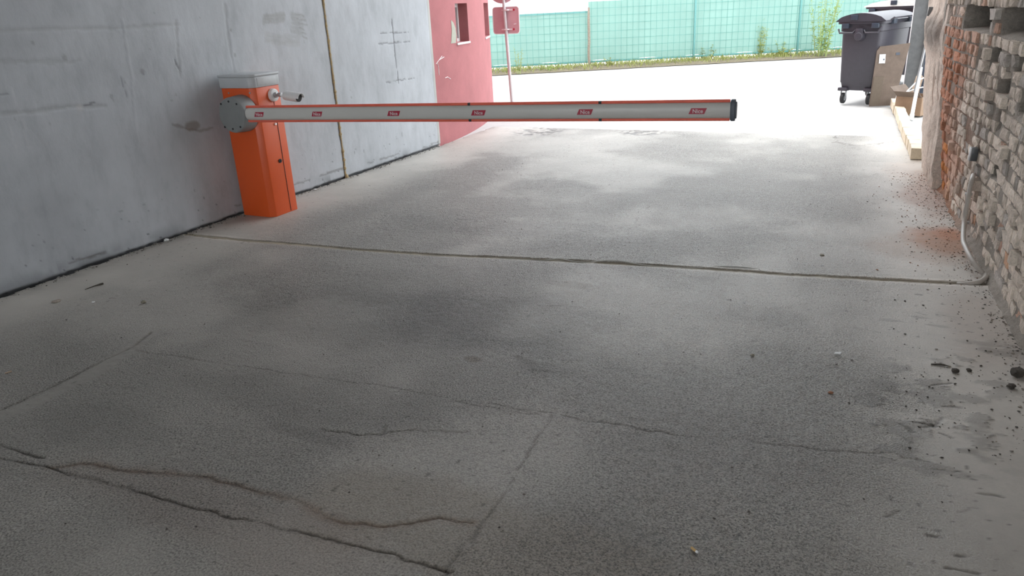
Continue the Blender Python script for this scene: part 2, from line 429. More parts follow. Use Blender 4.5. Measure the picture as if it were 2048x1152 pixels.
# dark speckles everywhere
spk = sstep(.925, .95, vn(X, Yg, .016, 101)) * sstep(.45, .7, vn(X, Yg, .5, 102) + .25 * (1 - rough_mask)); T = T * (1 - .55 * spk[..., None])
# open joint at the foot of the left wall
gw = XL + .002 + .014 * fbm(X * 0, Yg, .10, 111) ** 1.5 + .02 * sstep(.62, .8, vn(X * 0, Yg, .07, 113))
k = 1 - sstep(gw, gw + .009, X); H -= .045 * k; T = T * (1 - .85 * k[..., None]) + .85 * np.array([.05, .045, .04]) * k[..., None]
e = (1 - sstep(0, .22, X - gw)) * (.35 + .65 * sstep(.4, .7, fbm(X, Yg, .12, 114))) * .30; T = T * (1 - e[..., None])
# chased cable groove across the passage
GP = G2([(356, 466), (372, 468), (430, 474), (500, 481), (600, 489), (700, 498), (800, 505), (900, 511), (1000, 515), (1100, 520), (1180, 524), (1250, 528), (1400, 537), (1500, 544), (1600, 551), (1700, 556), (1800, 561), (1900, 566), (1972, 568)])
d, t, L = pdist(X, Yg, GP)
gwid = .028 + .009 * (fbm(X, Yg, .07, 121) - .5) * 2 + .004 * (vn(X, Yg, .018, 123) - .5)
inside = d < gwid
k = 1 - sstep(gwid - .004, gwid + .003, d)
bottom = -.007 - .005 * fbm(X, Yg, .1, 125)
H = H * (1 - k) + bottom * k
T = T * (1 - k[..., None]) + (np.array([.33, .29, .22]) * (.75 + .5 * fbm(X, Yg, .08, 126))[..., None]) * k[..., None]
h2 = (1 - sstep(gwid, gwid + .05, d)) * (1 - k) * .25; T = T * (1 + h2[..., None])
rough_mask = rough_mask * (1 - k)
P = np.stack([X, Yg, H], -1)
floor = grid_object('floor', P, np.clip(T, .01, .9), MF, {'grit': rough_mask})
tag(floor, 'worn cracked grey concrete floor of the passage', kind='structure')
fx = np.interp
def floor_z(x, y):
    i = min(max(int(round((x - xs[0]) / .0105)), 0), len(xs) - 1); j = int(np.argmin(abs(ys - y))); return float(H[i, j])

# road beyond and yard ground outside
bb = B(); bb.box((-4, 41, -.11), (70, 67.0, .18)); rd = bb.build('road', M['road'], smooth=False); tag(rd, 'sunlit pale road beyond the passage', kind='structure')

# ================================================================== LEFT WALL
yv = np.concatenate([np.arange(-4.2, 2.2, .1), np.arange(2.2, 8.121, .0115)]); zv = np.concatenate([np.arange(-.05, 1.9, .0115), np.arange(1.95, 4.6, .1)])
Yw, Zw = np.meshgrid(yv, zv, indexing='ij')
D = .006 * (fbm(Yw, Zw, .9, 201) - .5) + .0035 * (fbm(Yw * 1.6, Zw * .6, .18, 202) - .5)
TW = np.ones(Yw.shape + (3,)) * np.array([.49, .51, .54])
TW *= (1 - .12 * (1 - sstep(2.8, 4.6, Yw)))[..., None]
lw = lambda px, py: tuple(onplane(px, py, (XL, 0, 0), (1, 0, 0))[1:])
def wmark(pts, width, depth, dark, col=(.10, .10, .11), seed=5, wob=.006):
    global TW, D
    q = [lw(*p) for p in pts]
    d, t, L = pdist(Yw + wob * (vn(Yw, Zw, .03, seed) - .5) * 2, Zw + wob * (vn(Yw, Zw, .03, seed + 1) - .5) * 2, q)
    ww = width * (.5 + vn(t, t * 0, .08, seed + 2)); k = 1 - sstep(ww * .4, ww, d)
    D -= depth * k; TW = TW * (1 - (dark * k)[..., None]) + np.array(col) * (dark * k)[..., None]
def wblob(px, py, ry, rz, k, col, seed=7, thr=None):
    global TW
    cy, cz = lw(px, py); d = np.hypot((Yw - cy) / ry, (Zw - cz) / rz) + .8 * (fbm(Yw, Zw, .12, seed) - .5)
    w = (1 - sstep(.6, .95, d)) * k
    TW = TW * (1 - w[..., None]) + np.array(col) * w[..., None]
wmark([(783, 38), (786, 62), (790, 110), (797, 165)], .010, .006, .75); wmark([(760, 67), (817, 64)], .007, .004, .6); wmark([(757, 88), (820, 83)], .008, .004, .6)
wmark([(772, 165), (829, 156)], .007, .004, .65)
for y_ in (29, 34, 39, 44): wmark([(528, y_ + 2), (548, y_), (568, y_ - 2)], .024, 0, .42, (.33, .325, .32), 60 + y_)
for y_ in (30, 38, 46, 54, 62): wmark([(584, y_), (604, y_ + 4)], .026, 0, .40, (.34, .335, .33), 80 + y_)
for y_ in (72, 80, 86): wmark([(532, y_ - 4), (560, y_), (598, y_ + 2)], .030, 0, .28, (.36, .355, .35), 40 + y_)
for i in range(7):
    wmark([(590 + i * 3, 28 + i * 9), (608 + (i % 3) * 3, 30 + i * 9 + 2)], .011, 0, .45, (.27, .265, .26), 20 + i)
wblob(385, 252, .10, .05, .6, (.22, .19, .15), 12); wmark([(345, 248), (372, 258), (400, 262), (425, 255)], .014, .002, .5, (.20, .17, .14))
for (px, py, r) in [(223, 193, .018), (226, 200, .012), (352, 190, .016), (344, 201, .016), (66, 86, .018), (352, 130, .014), (360, 143, .016), (308, 25, .010), (282, 92, .010), (300, 98, .014), (100, 247, .014),
                    (288, 148, .014), (250, 165, .012), (400, 35, .010), (130, 115, .03), (285, 143, .03), (30, 237, .008), (470, 110, .02), (462, 60, .02), (700, 180, .010), (703, 195, .012), (520, 327, .01), (604, 310, .01), (603, 338, .01)]:
    wblob(px, py, r * .85, r, .42, (.20, .195, .19), 30 + int(px) % 7)
wmark([(23, 168), (30, 200), (38, 228)], .006, 0, .5, (.55, .56, .58)); wmark([(16, 240), (30, 300)], .006, -.002, .4, (.5, .5, .52)); wmark([(45, 240), (57, 300)], .006, -.002, .4, (.5, .5, .52))
wmark([(169, 211), (190, 205)], .007, .002, .6); wmark([(242, 155), (246, 170), (255, 195)], .006, .002, .4)
wmark([(0, 190), (14, 188)], .008, .002, .4); wmark([(350, 120), (358, 138)], .008, .003, .6)
wmark([(0, 63), (110, 58), (220, 57), (330, 51), (360, 48)], .016, .003, .22, (.30, .295, .29)); wmark([(0, 122), (140, 124), (160, 118)], .020, .002, .22, (.24, .235, .23))
wmark([(0, 228), (60, 224), (130, 214), (210, 212)], .018, .004, .28, (.24, .235, .23))
wmark([(450, 10), (455, 60), (462, 110), (470, 150)], .02, .003, .3, (.25, .25, .25)); wmark([(352, 40), (356, 110), (362, 160)], .012, .003, .3, (.25, .25, .25))
wmark([(245, 40), (262, 150), (276, 290)], .010, -.003, .25, (.5, .51, .54))
wblob(50, 418, .03, .035, .5, (.46, .47, .49), 41); wblob(200, 450, .04, .03, .45, (.45, .46, .48), 42); wblob(160, 215, .03, .03, .6, (.5, .5, .5), 43)
# scuffs and stains low on the wall
for px, py, l in [(140, 525, 60), (165, 518, 45), (580, 372, 40), (640, 352, 45), (655, 345, 30), (735, 327, 12), (760, 319, 25), (785, 312, 14), (845, 296, 20), (862, 288, 18), (875, 284, 10), (470, 412, 12)]:
    q = .35 * -1
    wmark([(px, py), (px + l, py - l * .30)], .010, .001, .6, (.20, .195, .19), int(px))
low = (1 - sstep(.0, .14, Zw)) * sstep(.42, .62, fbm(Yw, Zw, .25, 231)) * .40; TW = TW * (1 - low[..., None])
spots = sstep(.93, .96, vn(Yw, Zw * .7, .02, 241)) * (1 - sstep(.1, .5, Zw)) * .6; TW = TW * (1 - spots[..., None])
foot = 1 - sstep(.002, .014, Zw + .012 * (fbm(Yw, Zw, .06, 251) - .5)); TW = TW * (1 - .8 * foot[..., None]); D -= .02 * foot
# panel joint
yj = 6.155; wj = np.abs(Yw - yj - .008 * (fbm(Zw, Yw * 0, .12, 261) - .5)); kj = 1 - sstep(.007, .014, wj); D -= .012 * kj; TW = TW * (1 - .6 * kj[..., None])
edge = sstep(8.06, 8.075, Yw); TW = TW * (1 - edge[..., None]) + np.array([.50, .49, .46]) * edge[..., None]; D -= .004 * np.exp(-((Yw - 8.055) / .008) ** 2)
XX = np.full(Yw.shape, XL) + D
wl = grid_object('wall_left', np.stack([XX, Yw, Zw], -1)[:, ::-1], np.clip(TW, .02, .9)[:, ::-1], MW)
tag(wl, 'long grey skim-coated concrete wall on the left of the passage', kind='structure')
bb = B(); bb.box((XL - .19, 1.96, 2.25), (.30, 12.3, 4.7)); bb.build('wall_core', M['ceiling'], wl, False)
zz = np.linspace(.03, 4.5, 200); rnd = random.Random(4)
pts = [(XL + .004, yj + .008 * (float(fbm(np.array([z]), np.array([0.]), .12, 261)[0]) - .5) + rnd.uniform(-.002, .002), z) for z in zz]
rr_ = [.0078 + rnd.uniform(-.003, .004) + (.008 if rnd.random() < .10 else 0) for z in zz]
bb = B(); bb.tube(pts, rr_, 8); bb.cyl((XL + .015, yj, .0), (XL + .012, yj, .035), .022, .012, 9); bb.build('foam_joint', M['foam'], wl)

# ================================================================== RIGHT WALL (old bricks)
s_max = 12.4
def sgrid():
    a = list(np.arange(-1.6, 5.6, .03)); b_ = list(np.arange(5.6, s_max, .09)); return np.array(a + b_)
sv = sgrid(); zv = np.concatenate([np.arange(-.06, 2.0, .026), np.arange(2.02, 4.62, .12)])
S, Z = np.meshgrid(sv, zv, indexing='ij')
def pier_edge(z): return .35 - .95 * np.clip(z, 0, 1.2)
back = -.013 + .014 * (fbm(S, Z, .10, 301) - .5) + .035 * (fbm(S, Z, .6, 302) - .5)
def brick_start(z):  # where the plastered end stops and the bare bricks begin
    return np.interp(z, [0, .36, .59, .86, 1.2, 1.5], [1.27, 1.17, 1.06, .93, .70, .60])
def bulge(s, z): return .115 * (1 - sstep(1.0, 3.3, s)) * (.25 + .75 * np.clip(z / .7, 0, 1))
holes = []
for (x0, y0, x1, y1) in [(1963, 20, 1992, 52), (2018, 22, 2056, 62), (1922, 20, 1935, 38)]:
    s0, _ = rw_px(x0, (y0 + y1) / 2); s1, _ = rw_px(x1, (y0 + y1) / 2)
    xm = (x0 + x1) / 2; _, za = rw_px(xm, y1); _, zb = rw_px(xm, y0); holes.append((s0, s1, za, zb, .26))
for (px, py, w, h, dp) in [(1998, 105, .16, .10, .15), (2037, 125, .22, .12, .17), (2010, 167, .10, .10, .10), (2040, 205, .13, .10, .14), (1976, 118, .09, .08, .08), (2000, 180, .09, .09, .08), (1995, 240, .08, .08, .07), (1985, 345, .10, .05, .05)]:
    s0, z0 = rw_px(px, py); holes.append((s0 - w / 2, s0 + w / 2, z0 - h / 2, z0 + h / 2, dp))
holes = [(h[0] - .06, h[1] + .06, h[2] - .01, h[3] + .03, h[4]) for h in holes[:3]] + holes[3:]
holes += [(5.9, 6.2, 1.36, 1.50, .2), (7.2, 7.5, 1.36, 1.50, .2), (6.4, 6.6, .9, 1.0, .1)]
def in_hole(s, z, pad=0.0):
    for h in holes:
        if h[0] - pad * 5 < s < h[1] + pad * 5 and h[2] - pad < z < h[3] + pad: return h
    return None
hole_shade = np.zeros(S.shape)
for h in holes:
    k = sstep(h[0] - .03, h[0] + .01, S) * (1 - sstep(h[1] - .01, h[1] + .03, S)) * sstep(h[2] - .02, h[2] + .01, Z) * (1 - sstep(h[3] - .01, h[3] + .02, Z)); back = back - h[4] * k; hole_shade = np.maximum(hole_shade, k)
fillet = .050 * np.exp(-np.clip(Z, 0, 9) / .018) * (.3 + 1.1 * fbm(S, Z * 0, .12, 311)) + .012 * (1 - sstep(0, .08, Z)) * fbm(S, Z, .05, 312)
fillet *= sstep(.3, 1.4, S)
back = back + fillet + bulge(S, Z)
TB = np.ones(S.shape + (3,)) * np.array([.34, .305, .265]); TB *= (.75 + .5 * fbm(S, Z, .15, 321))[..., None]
TB = TB * (1 - .72 * hole_shade[..., None]); redm = (1 - sstep(1.7, 2.9, S + .6 * (fbm(S, Z, .3, 322) - .5))) * sstep(.30, 1.1, 1.45 - Z)  # hole insides painted darker: shade put into the mortar colour
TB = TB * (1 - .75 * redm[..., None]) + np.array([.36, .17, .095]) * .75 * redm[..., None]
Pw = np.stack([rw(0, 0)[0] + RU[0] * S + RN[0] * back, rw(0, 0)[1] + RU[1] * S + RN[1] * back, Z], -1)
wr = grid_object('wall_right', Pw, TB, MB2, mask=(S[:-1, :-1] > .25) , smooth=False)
tag(wr, 'rough old bare brick wall on the right of the passage', kind='structure')
# plastered end of the wall
sv2 = np.concatenate([np.linspace(0, 1, 46)]); zv2 = np.concatenate([np.arange(-.05, 1.7, .035), np.arange(1.75, 4.62, .15)])
A2, Z2 = np.meshgrid(sv2, zv2, indexing='ij')
e0 = pier_edge(Z2) * 1.0; e1 = brick_start(np.clip(Z2, 0, 1.5)) + .05 * (fbm(Z2, A2 * 0, .12, 333) - .5) * 2
S2 = e0 + (e1 - e0) * A2
o2 = .105 + .035 * (fbm(S2, Z2, .16, 331) - .5) + .05 * np.clip(1.3 - A2 * 1.6, 0, 1) * (fbm(S2, Z2, .25, 332)) * np.clip(Z2, 0, 1)
lump = np.exp(-((S2 + .12) / .62) ** 2 - ((Z2 - 1.20) / .14) ** 2); o2 += .05 * lump * (.6 + .8 * fbm(S2, Z2, .09, 334))
ridge = np.exp(-((A2 - .55 - .12 * (fbm(Z2, A2 * 0, .3, 335) - .5)) / .035) ** 2); o2 -= .05 * ridge; ridge2 = np.exp(-((A2 - .80 - .16 * (fbm(Z2, A2 * 0, .2, 337) - .5)) / .03) ** 2); o2 -= .03 * ridge2; o2 += .02 * (fbm(S2, Z2, .07, 338) - .5)
o2 = np.where(A2 > .999, -.06, o2)
P2 = np.stack([RA[0] + RU[0] * S2 + RN[0] * o2, RA[1] + RU[1] * S2 + RN[1] * o2, Z2], -1)
ret = np.stack([P2[0, :, 0] + .45, P2[0, :, 1] + .06, Z2[0]], -1)[None]     # the wall's end face
P2 = np.concatenate([ret, P2], 0)
lum = np.concatenate([lump[:1], lump], 0); Tp = np.ones(P2.shape) * np.array([.66, .56, .48]); Tp *= (.75 + .5 * fbm(P2[..., 1], P2[..., 2], .12, 336))[..., None]
Tp = Tp * (1 - .8 * np.clip(lum * 1.5, 0, 1)[..., None]) + np.array([.17, .155, .14]) * .8 * np.clip(lum * 1.3, 0, 1)[..., None]
pe = grid_object('plaster_coat', P2, Tp, MB2, parent=wr, smooth=False)
bb = B(); pa = [rw(-.25, -.05, -.16), rw(s_max - .05, -.05, -.38), rw(s_max - .05, -.05, -.75), rw(-.25, -.05, -.65)]
bb.prism([Vector(p) for p in pa], (0, 0, 4.6)); bb.build('wall_core', M['ceiling'], wr, False)

# bricks: shared rough variants, one course every 8 cm
def brick_variant(seed, l):
    rg = random.Random(seed); bm = bmesh.new(); bmesh.ops.create_cube(bm, size=1)
    bmesh.ops.scale(bm, vec=(l, .12, .064), verts=bm.verts)
    # local: x along wall, y outwards (+), z up
    es = [e for e in bm.edges if e.calc_length() > .05 and abs(e.verts[0].co.x - e.verts[1].co.x) > .01]
    bmesh.ops.subdivide_edges(bm, edges=es, cuts=2 if l < .2 else 3, use_grid_fill=True)
    bm.verts.ensure_lookup_table()
    fr = [e for e in bm.edges if e.verts[0].co.y > .05 and e.verts[1].co.y > .05 and abs(e.verts[0].co.z - e.verts[1].co.z) > .05]
    bmesh.ops.subdivide_edges(bm, edges=fr, cuts=1)
    for v in bm.verts:
        f_ = 1 if v.co.y > 0 else 0
        v.co.x += rg.uniform(-.004, .004); v.co.z += rg.uniform(-.003, .003); v.co.y += f_ * rg.uniform(-.004, .003)
        if f_ and (abs(v.co.x) > l * .45 or abs(v.co.z) > .026): v.co.y -= .004
        if f_ and rg.random() < .09: v.co.y -= .012
    bmesh.ops.triangulate(bm, faces=bm.faces); bmesh.ops.recalc_face_normals(bm, faces=bm.faces)
    me = bpy.data.meshes.new('brick'); bm.to_mesh(me); bm.free(); me.materials.append(MB1); return me
VH = [brick_variant(i, .108) for i in range(9)]; VS = [brick_variant(50 + i, .235) for i in range(6)]
VT = [brick_variant(80 + i, .058) for i in range(5)]
cands = []
rg = random.Random(12)
z = .052; course = 0
while z < 2.05:
    s = .25 + rg.uniform(0, .08); mode = course % 2
    while s < 9.2:
        r_ = rg.random(); kind = 'S' if r_ < (.16 if mode else .08) else ('T' if r_ > .86 else 'H')
        l = {'S': .235, 'H': .108, 'T': .058}[kind] * rg.uniform(.94, 1.04)
        sc = s + l / 2; gap = rg.uniform(.008, .015)
        if s > brick_start(min(z, 1.5)) - .06 and sc > 0 and not in_hole(sc, z, .01) and rg.random() > .015:
            out = rg.gauss(0, .004) - .06 + (rg.uniform(.01, .03) if rg.random() < .08 else 0) - (rg.uniform(.010, .022) if rg.random() < .10 else 0)
            out += .035 * (float(fbm(np.array([sc]), np.array([z]), .6, 302)[0]) - .5)
            out += float(bulge(sc, z))
            P3 = rw(sc, z, out)
            redness = max(0, min(1, (2.35 + .9 * (float(vn(np.array([sc]), np.array([z]), .3, 322)[0]) - .5) - sc) / .8)) * max(0, min(1, (1.50 - z) / .3))
            if rg.random() < .05: redness = max(redness, .6)
            v = rg.uniform(.82, 1.14); base_c = np.array([.74, .645, .55]) * v
            if rg.random() < .12: base_c = np.array([.50, .455, .41]) * v
            red = np.array([.56, .27, .17]) * v
            if z < .5 and rg.random() < .35: red = np.array([.64, .27, .10]) * v
            colr = base_c * (1 - redness) + red * redness
            wob = .12 * (z > 1.40)
            eul = (rg.gauss(0, .035) , rg.gauss(0, .022), rg.gauss(0, .03))
            cands.append((kind, l, P3, colr, eul, rg.randrange(100), sc, z, rg.uniform(.93, 1.05)))
        s += l + gap
    z += .080; course += 1
# rank by how large each shows in the photograph
ranked = []
for c_ in cands:
    u, v_, dep = proj(c_[2] + RN * .06)
    vis = dep > 0 and -20 < u < 2070 and -20 < v_ < 1170
    area = c_[1] / max(dep, .1) ** 2.6 if vis else -1 / max(abs(dep), .1)
    ranked.append((area, c_))
ranked.sort(key=lambda t: -t[0])
yaw = math.atan2(RU[1], RU[0])
# local frame: x = RU, y = RN, z = up
RB = Matrix(((RU[0], RN[0], 0), (RU[1], RN[1], 0), (0, 0, 1)))
from mathutils import Euler
def brick_xf(c_):
    kind, l, P3, colr, eul, sd_, sc, z, hs = c_
    l0 = {'S': .235, 'H': .108, 'T': .058}[kind]
    fl_ = -1 if sd_ % 2 else 1
    return Matrix.Translation(P3) @ (RB @ Euler(eul).to_matrix()).to_4x4() @ Matrix.Diagonal((l / l0, 1, hs, 1)), {'S': VS, 'H': VH, 'T': VT}[kind][sd_ % {'S': 6, 'H': 9, 'T': 5}[kind]]
for area, c_ in ranked[:300]:
    mt, me = brick_xf(c_)
    o = bpy.data.objects.new('brick', me); COL.objects.link(o); o.parent = wr; o.matrix_world = mt; o.color = (*c_[3], 1)
V, Fc, TC = [], [], []
for area, c_ in ranked[300:]:
    mt, me = brick_xf(c_); n0 = len(V)
    for v in me.vertices: V.append(mt @ v.co); TC.append(c_[3])
    for p in me.polygons: Fc.append(tuple(i + n0 for i in p.vertices))
bs = raw_mesh('distant_bricks', V, Fc, MB2, np.array(TC), wr); bs['kind'] = 'stuff'

# rubble crumbs: too many to count
def crumbs(name, n, place, size, cols, mat, label, kind='stuff'):
    V, Fc, TC = [], [], []
    rg = np.random.default_rng(len(name) * 31 + n)
    ico = [(0, 0, 1), (.9, 0, .3), (.28, .85, .3), (-.73, .53, .3), (-.73, -.53, .3), (.28, -.85, .3), (0, 0, -.6)]
    fs = [(0, 1, 2), (0, 2, 3), (0, 3, 4), (0, 4, 5), (0, 5, 1), (6, 2, 1), (6, 3, 2), (6, 4, 3), (6, 5, 4), (6, 1, 5)]
    for i in range(n):
        x, y, z = place(rg); s_ = size(rg); a = rg.random() * 6.28; ca, sa = math.cos(a), math.sin(a); st = .5 + rg.random() * 1.1; n0 = len(V)
        j = .7 + .6 * rg.random((7, 3))
        for k, q in enumerate(ico):
            u, v, w = q[0] * s_ * st * j[k, 0], q[1] * s_ * j[k, 1], q[2] * s_ * .6 * j[k, 2]
            V.append((x + u * ca - v * sa, y + u * sa + v * ca, z + w + s_ * .25)); 
        c_ = np.array(cols[rg.integers(len(cols))]) * rg.uniform(.8, 1.15); TC += [c_] * 7
        Fc += [tuple(t + n0 for t in f) for f in fs]
    o = raw_mesh(name, V, Fc, mat, np.array(TC)); tag(o, label, 'rubble', kind=kind); return o
greys = [(.30, .27, .24), (.22, .20, .18), (.38, .33, .28), (.12, .11, .10)]; reds = [(.34, .17, .11), (.42, .22, .13), (.25, .14, .10), (.30, .27, .24)]
def pl_right(rg):
    s_ = rg.uniform(.5, 5.6); o = abs(rg.normal(0, .055 if rg.random() < .7 else .18)) + .01; p = rw(s_, 0, o); return p[0], p[1], floor_z(p[0], p[1])
crumbs('mortar_crumbs', 1200, pl_right, lambda r: .002 + .006 * r.random() ** 3, greys, MB2, 'grey mortar crumbs strewn along the foot of the brick wall')
def pl_red(rg):
    if rg.random() < .7: s_ = rg.uniform(.6, 2.6); o = abs(rg.normal(0, .22)) + .02
    else: s_ = rg.normal(3.1, .35); o = abs(rg.normal(0, .22)) + .02
    p = rw(s_, 0, o); return p[0], p[1], floor_z(p[0], p[1])
crumbs('brick_crumbs', 900, pl_red, lambda r: .002 + .0055 * r.random() ** 3, reds, MB2, 'reddish brick crumbs spilt on the concrete by the far end of the brick wall')
def pl_left(rg):
    y_ = rg.uniform(2.3, 8.0); x_ = XL + .015 + abs(rg.normal(0, .035)); return x_, y_, max(floor_z(x_, y_), -.012)
crumbs('joint_crumbs', 900, pl_left, lambda r: .003 + .008 * r.random() ** 2.5, [(.30, .28, .25), (.20, .19, .17), (.42, .40, .37), (.1, .1, .09)], MB2, 'grey crumbs along the open joint at the foot of the left wall')
def pl_floor(rg):
    y_ = 1.0 + 6.5 * rg.random() ** 1.3; x_ = rg.uniform(-4.8, .4); return x_, y_, floor_z(x_, y_)
crumbs('floor_grit', 700, pl_floor, lambda r: .0018 + .0045 * r.random() ** 3, [(.07, .06, .055), (.13, .11, .10), (.2, .17, .15)], MB2, 'dark grit scattered over the concrete floor')
def pl_clod(rg):
    p = gnd(rg.normal(1900, 90), rg.normal(770, 95)); x_ = min(p[0], RA[0] + (RA[1] - p[1]) * .0502 - .03); return x_, p[1], floor_z(x_, p[1])
crumbs('dirt_flakes', 200, pl_clod, lambda r: .002 + .006 * r.random() ** 3, [(.06, .052, .045), (.10, .09, .08)], MB2, 'dark dirt flakes on the floor near the brick wall')

# ================================================================== CEILING, back wall, block above: unseen, sized for the light in the passage
CZ = 4.7
bb = B(); bb.box((-2, 1.85, CZ + .15), (8.6, 12.3, .3)); tag(bb.build('ceiling', M['ceiling'], smooth=False), 'concrete soffit of the passage', kind='structure')
bb = B(); bb.box((-2, 6.5, CZ + 2.8), (8.6, 3.0, 5.0)); tag(bb.build('wall_sky_block', M['facade'], smooth=False), 'unseen block over the passage, added to shut out sky light', kind='structure')  # added out of view to keep sky light off the passage
bb = B(); bb.box((-4.35, -4.3, 2.2), (1.9, .25, 4.6)); bb.box((1.45, -4.3, 2.2), (1.5, .25, 4.6)); bb.box((-1.75, -4.3, 4.0), (4.9, .25, 1.0))  # added behind the camera, opening sized to set the fill light
tag(bb.build('wall_back_added', M['ceiling'], smooth=False), 'unseen back wall added behind the view, its gateway sized for fill light', kind='structure')

# ================================================================== PINK ROUND TOWER
h0 = math.radians(3); TR = 8.0; TC_ = (XL - .005 - TR * math.cos(h0), 8.1 - TR * math.sin(h0))
def tw(deg, z, out=0.0):
    a = math.radians(deg); return (TC_[0] + (TR + out) * math.cos(a), TC_[1] + (TR + out) * math.sin(a), z)
degs = sorted(set(list(np.arange(3, 62.01, .5)) + [8.5, 12.0, 19.8, 25.0])); zs = sorted(set(list(np.arange(-.05, 6.1, .25)) + [1.195, 1.68]))
wins = [(8.5, 12.0), (19.8, 25.0)]; wz = (1.195, 1.68)
PT = np.array([[tw(d, z) for z in zs] for d in degs]); mask = np.ones((len(degs) - 1, len(zs) - 1), bool)
for i in range(len(degs) - 1):
    for j in range(len(zs) - 1):
        for w in wins:
            if w[0] - .01 < degs[i] and degs[i + 1] < w[1] + .01 and wz[0] - .01 < zs[j] and zs[j + 1] < wz[1] + .01: mask[i, j] = False
tower = empty('round_tower', (TC_[0], TC_[1], 0)); tag(tower, 'pink rendered round building beyond the grey wall, with two small windows', 'building')
def keep(o):  # parent while staying where built
    o.parent = tower; o.matrix_parent_inverse = Matrix.Translation((-TC_[0], -TC_[1], 0)); return o
keep(grid_object('wall', PT, None, M['pink'], mask=mask))
for w in wins:
    bb = B(); dp = -.20
    for (d1, z1), (d2, z2) in [((w[0], wz[0]), (w[1], wz[0])), ((w[1], wz[0]), (w[1], wz[1])), ((w[1], wz[1]), (w[0], wz[1])), ((w[0], wz[1]), (w[0], wz[0]))]:
        bb.poly([tw(d1, z1), tw(d2, z2), tw(d2, z2, dp), tw(d1, z1, dp)])
    keep(bb.build('window_reveal', M['pink'], smooth=False))
    fr = B(); t_ = .045; dg = math.degrees(t_ / TR)
    def bar(d1, d2, z1, z2, o1=-.19, o2=-.13):
        fr.prism([tw(d1, z1, o1), tw(d2, z1, o1), tw(d2, z1, o2), tw(d1, z1, o2)], (0, 0, z2 - z1))
    bar(w[0], w[0] + dg, *wz); bar(w[1] - dg, w[1], *wz); bar(w[0] + dg, w[1] - dg, wz[0], wz[0] + t_); bar(w[0] + dg, w[1] - dg, wz[1] - t_, wz[1])
    wf = keep(fr.build('window', M['white'], smooth=False))
    gl = B(); gl.prism([tw(w[0] + dg, wz[0] + t_, -.18), tw(w[1] - dg, wz[0] + t_, -.18), tw(w[1] - dg, wz[0] + t_, -.17), tw(w[0] + dg, wz[0] + t_, -.17)], (0, 0, wz[1] - wz[0] - 2 * t_))
    go = gl.build('pane', M['glass'], smooth=False); go.parent = wf; go.matrix_parent_inverse = (Matrix.Translation((TC_[0], TC_[1], 0)) @ wf.matrix_parent_inverse).inverted()
    go.matrix_parent_inverse = Matrix.Identity(4)
    sl = B(); sl.prism([tw(w[0] - .15, wz[0] - .025, -.13), tw(w[1] + .1, wz[0] - .025, -.13), tw(w[1] + .1, wz[0] - .025, .015), tw(w[0] - .15, wz[0] - .025, .015)], (0, 0, .025))
    keep(sl.build('window_sill', M['white'], smooth=False))
# bare plaster patch and scratches beside the first window
def tpx(px, py, out=.004):
    d = ray(px, py); C = np.array(TC_); A = d[0] ** 2 + d[1] ** 2; Bq = -2 * (d[:2] @ C); Cq = C @ C - (TR + out) ** 2; D_ = Bq * Bq - 4 * A * Cq
    t = (-Bq - math.sqrt(max(D_, 0))) / 2 / A; Pq = O + t * d; return tuple(Pq)
bb = B(); bb.prism([tpx(*p, out=-.01) for p in [(900, 40), (905, 45), (909, 56), (911, 70), (910, 86), (900, 87), (901, 82), (902, 60)]], (.014, 0, 0)); keep(bb.build('bare_plaster_patch', plain('bare_plaster', (.42, .42, .35), .9), smooth=False))
for pts in [[(874, 124), (877, 135), (878, 150)], [(878, 120), (888, 114)], [(890, 156), (895, 154), (901, 158)], [(884, 112), (872, 128)]]:
    bb = B(); bb.tube([tpx(*p, out=.001) for p in pts], .005, 6); keep(bb.build('scratch', M['signrim']))

# ================================================================== BARRIER
root = empty('barrier_gate', (-4.765, 4.78, 0)); tag(root, 'orange car park barrier with grey lid and long white boom arm', 'barrier')
def kb(o, parent=None):
    if parent is None: o.parent = root; o.matrix_parent_inverse = Matrix.Translation((4.765, -4.78, 0))
    else: o.parent = parent
    return o
x0, x1, y0, y1 = -4.937, -4.592, 4.632, 4.932; HB = 1.085
body = B(); ch = .045
body.prism([(x0, y0, 0), (x1 - ch, y0, 0), (x1, y0 + .035, 0), (x1, y1, 0), (x0, y1, 0)], (0, 0, HB), bev=.004)
body = kb(body.build('cabinet', M['orange']))
bb = B(); bb.box((x1 + .0012, y0 + .215, HB / 2 - .02), (.003, .004, HB - .06)); kb(bb.build('door_seam', M['dark'], smooth=False), body)
bb = B(); bb.cyl((x1, y0 + .175, .46), (x1 + .008, y0 + .175, .46), .017, seg=16); bb.box((x1 + .010, y0 + .175, .46), (.004, .004, .018)); kb(bb.build('lock', M['dark']), body)
def sidept(px, py): return onplane(px, py, (x1, 0, 0), (1, 0, 0))
q = sidept(550, 248); bb = B(); bb.cyl((x1, q[1], q[2]), (x1 + .012, q[1], q[2]), .012, .009, seg=14); kb(bb.build('bolt', M['chrome']), body)
for px in (458, 500):
    q = onplane(px, 186, (0, y0, 0), (0, 1, 0)); bb = B(); bb.cyl((q[0], y0, q[2]), (q[0], y0 - .006, q[2]), .007, seg=10); kb(bb.build('bolt', M['steel']), body)
bb = B()
def lid_ring(e, r): return [(x0 - e, y0 - e, 0), (x1 - ch + e * .4, y0 - e, 0), (x1 + e, y0 + .035 - e * .4, 0), (x1 + e, y1 + e, 0), (x0 - e, y1 + e, 0)]
bb.prism([(a, b_, HB) for a, b_, _ in lid_ring(.008, 0)], (0, 0, .085), bev=.006)
bb.prism([(a, b_, HB + .085) for a, b_, _ in lid_ring(.014, 0)], (0, 0, .022), bev=.008)
lid = kb(bb.build('lid', M['lid']))
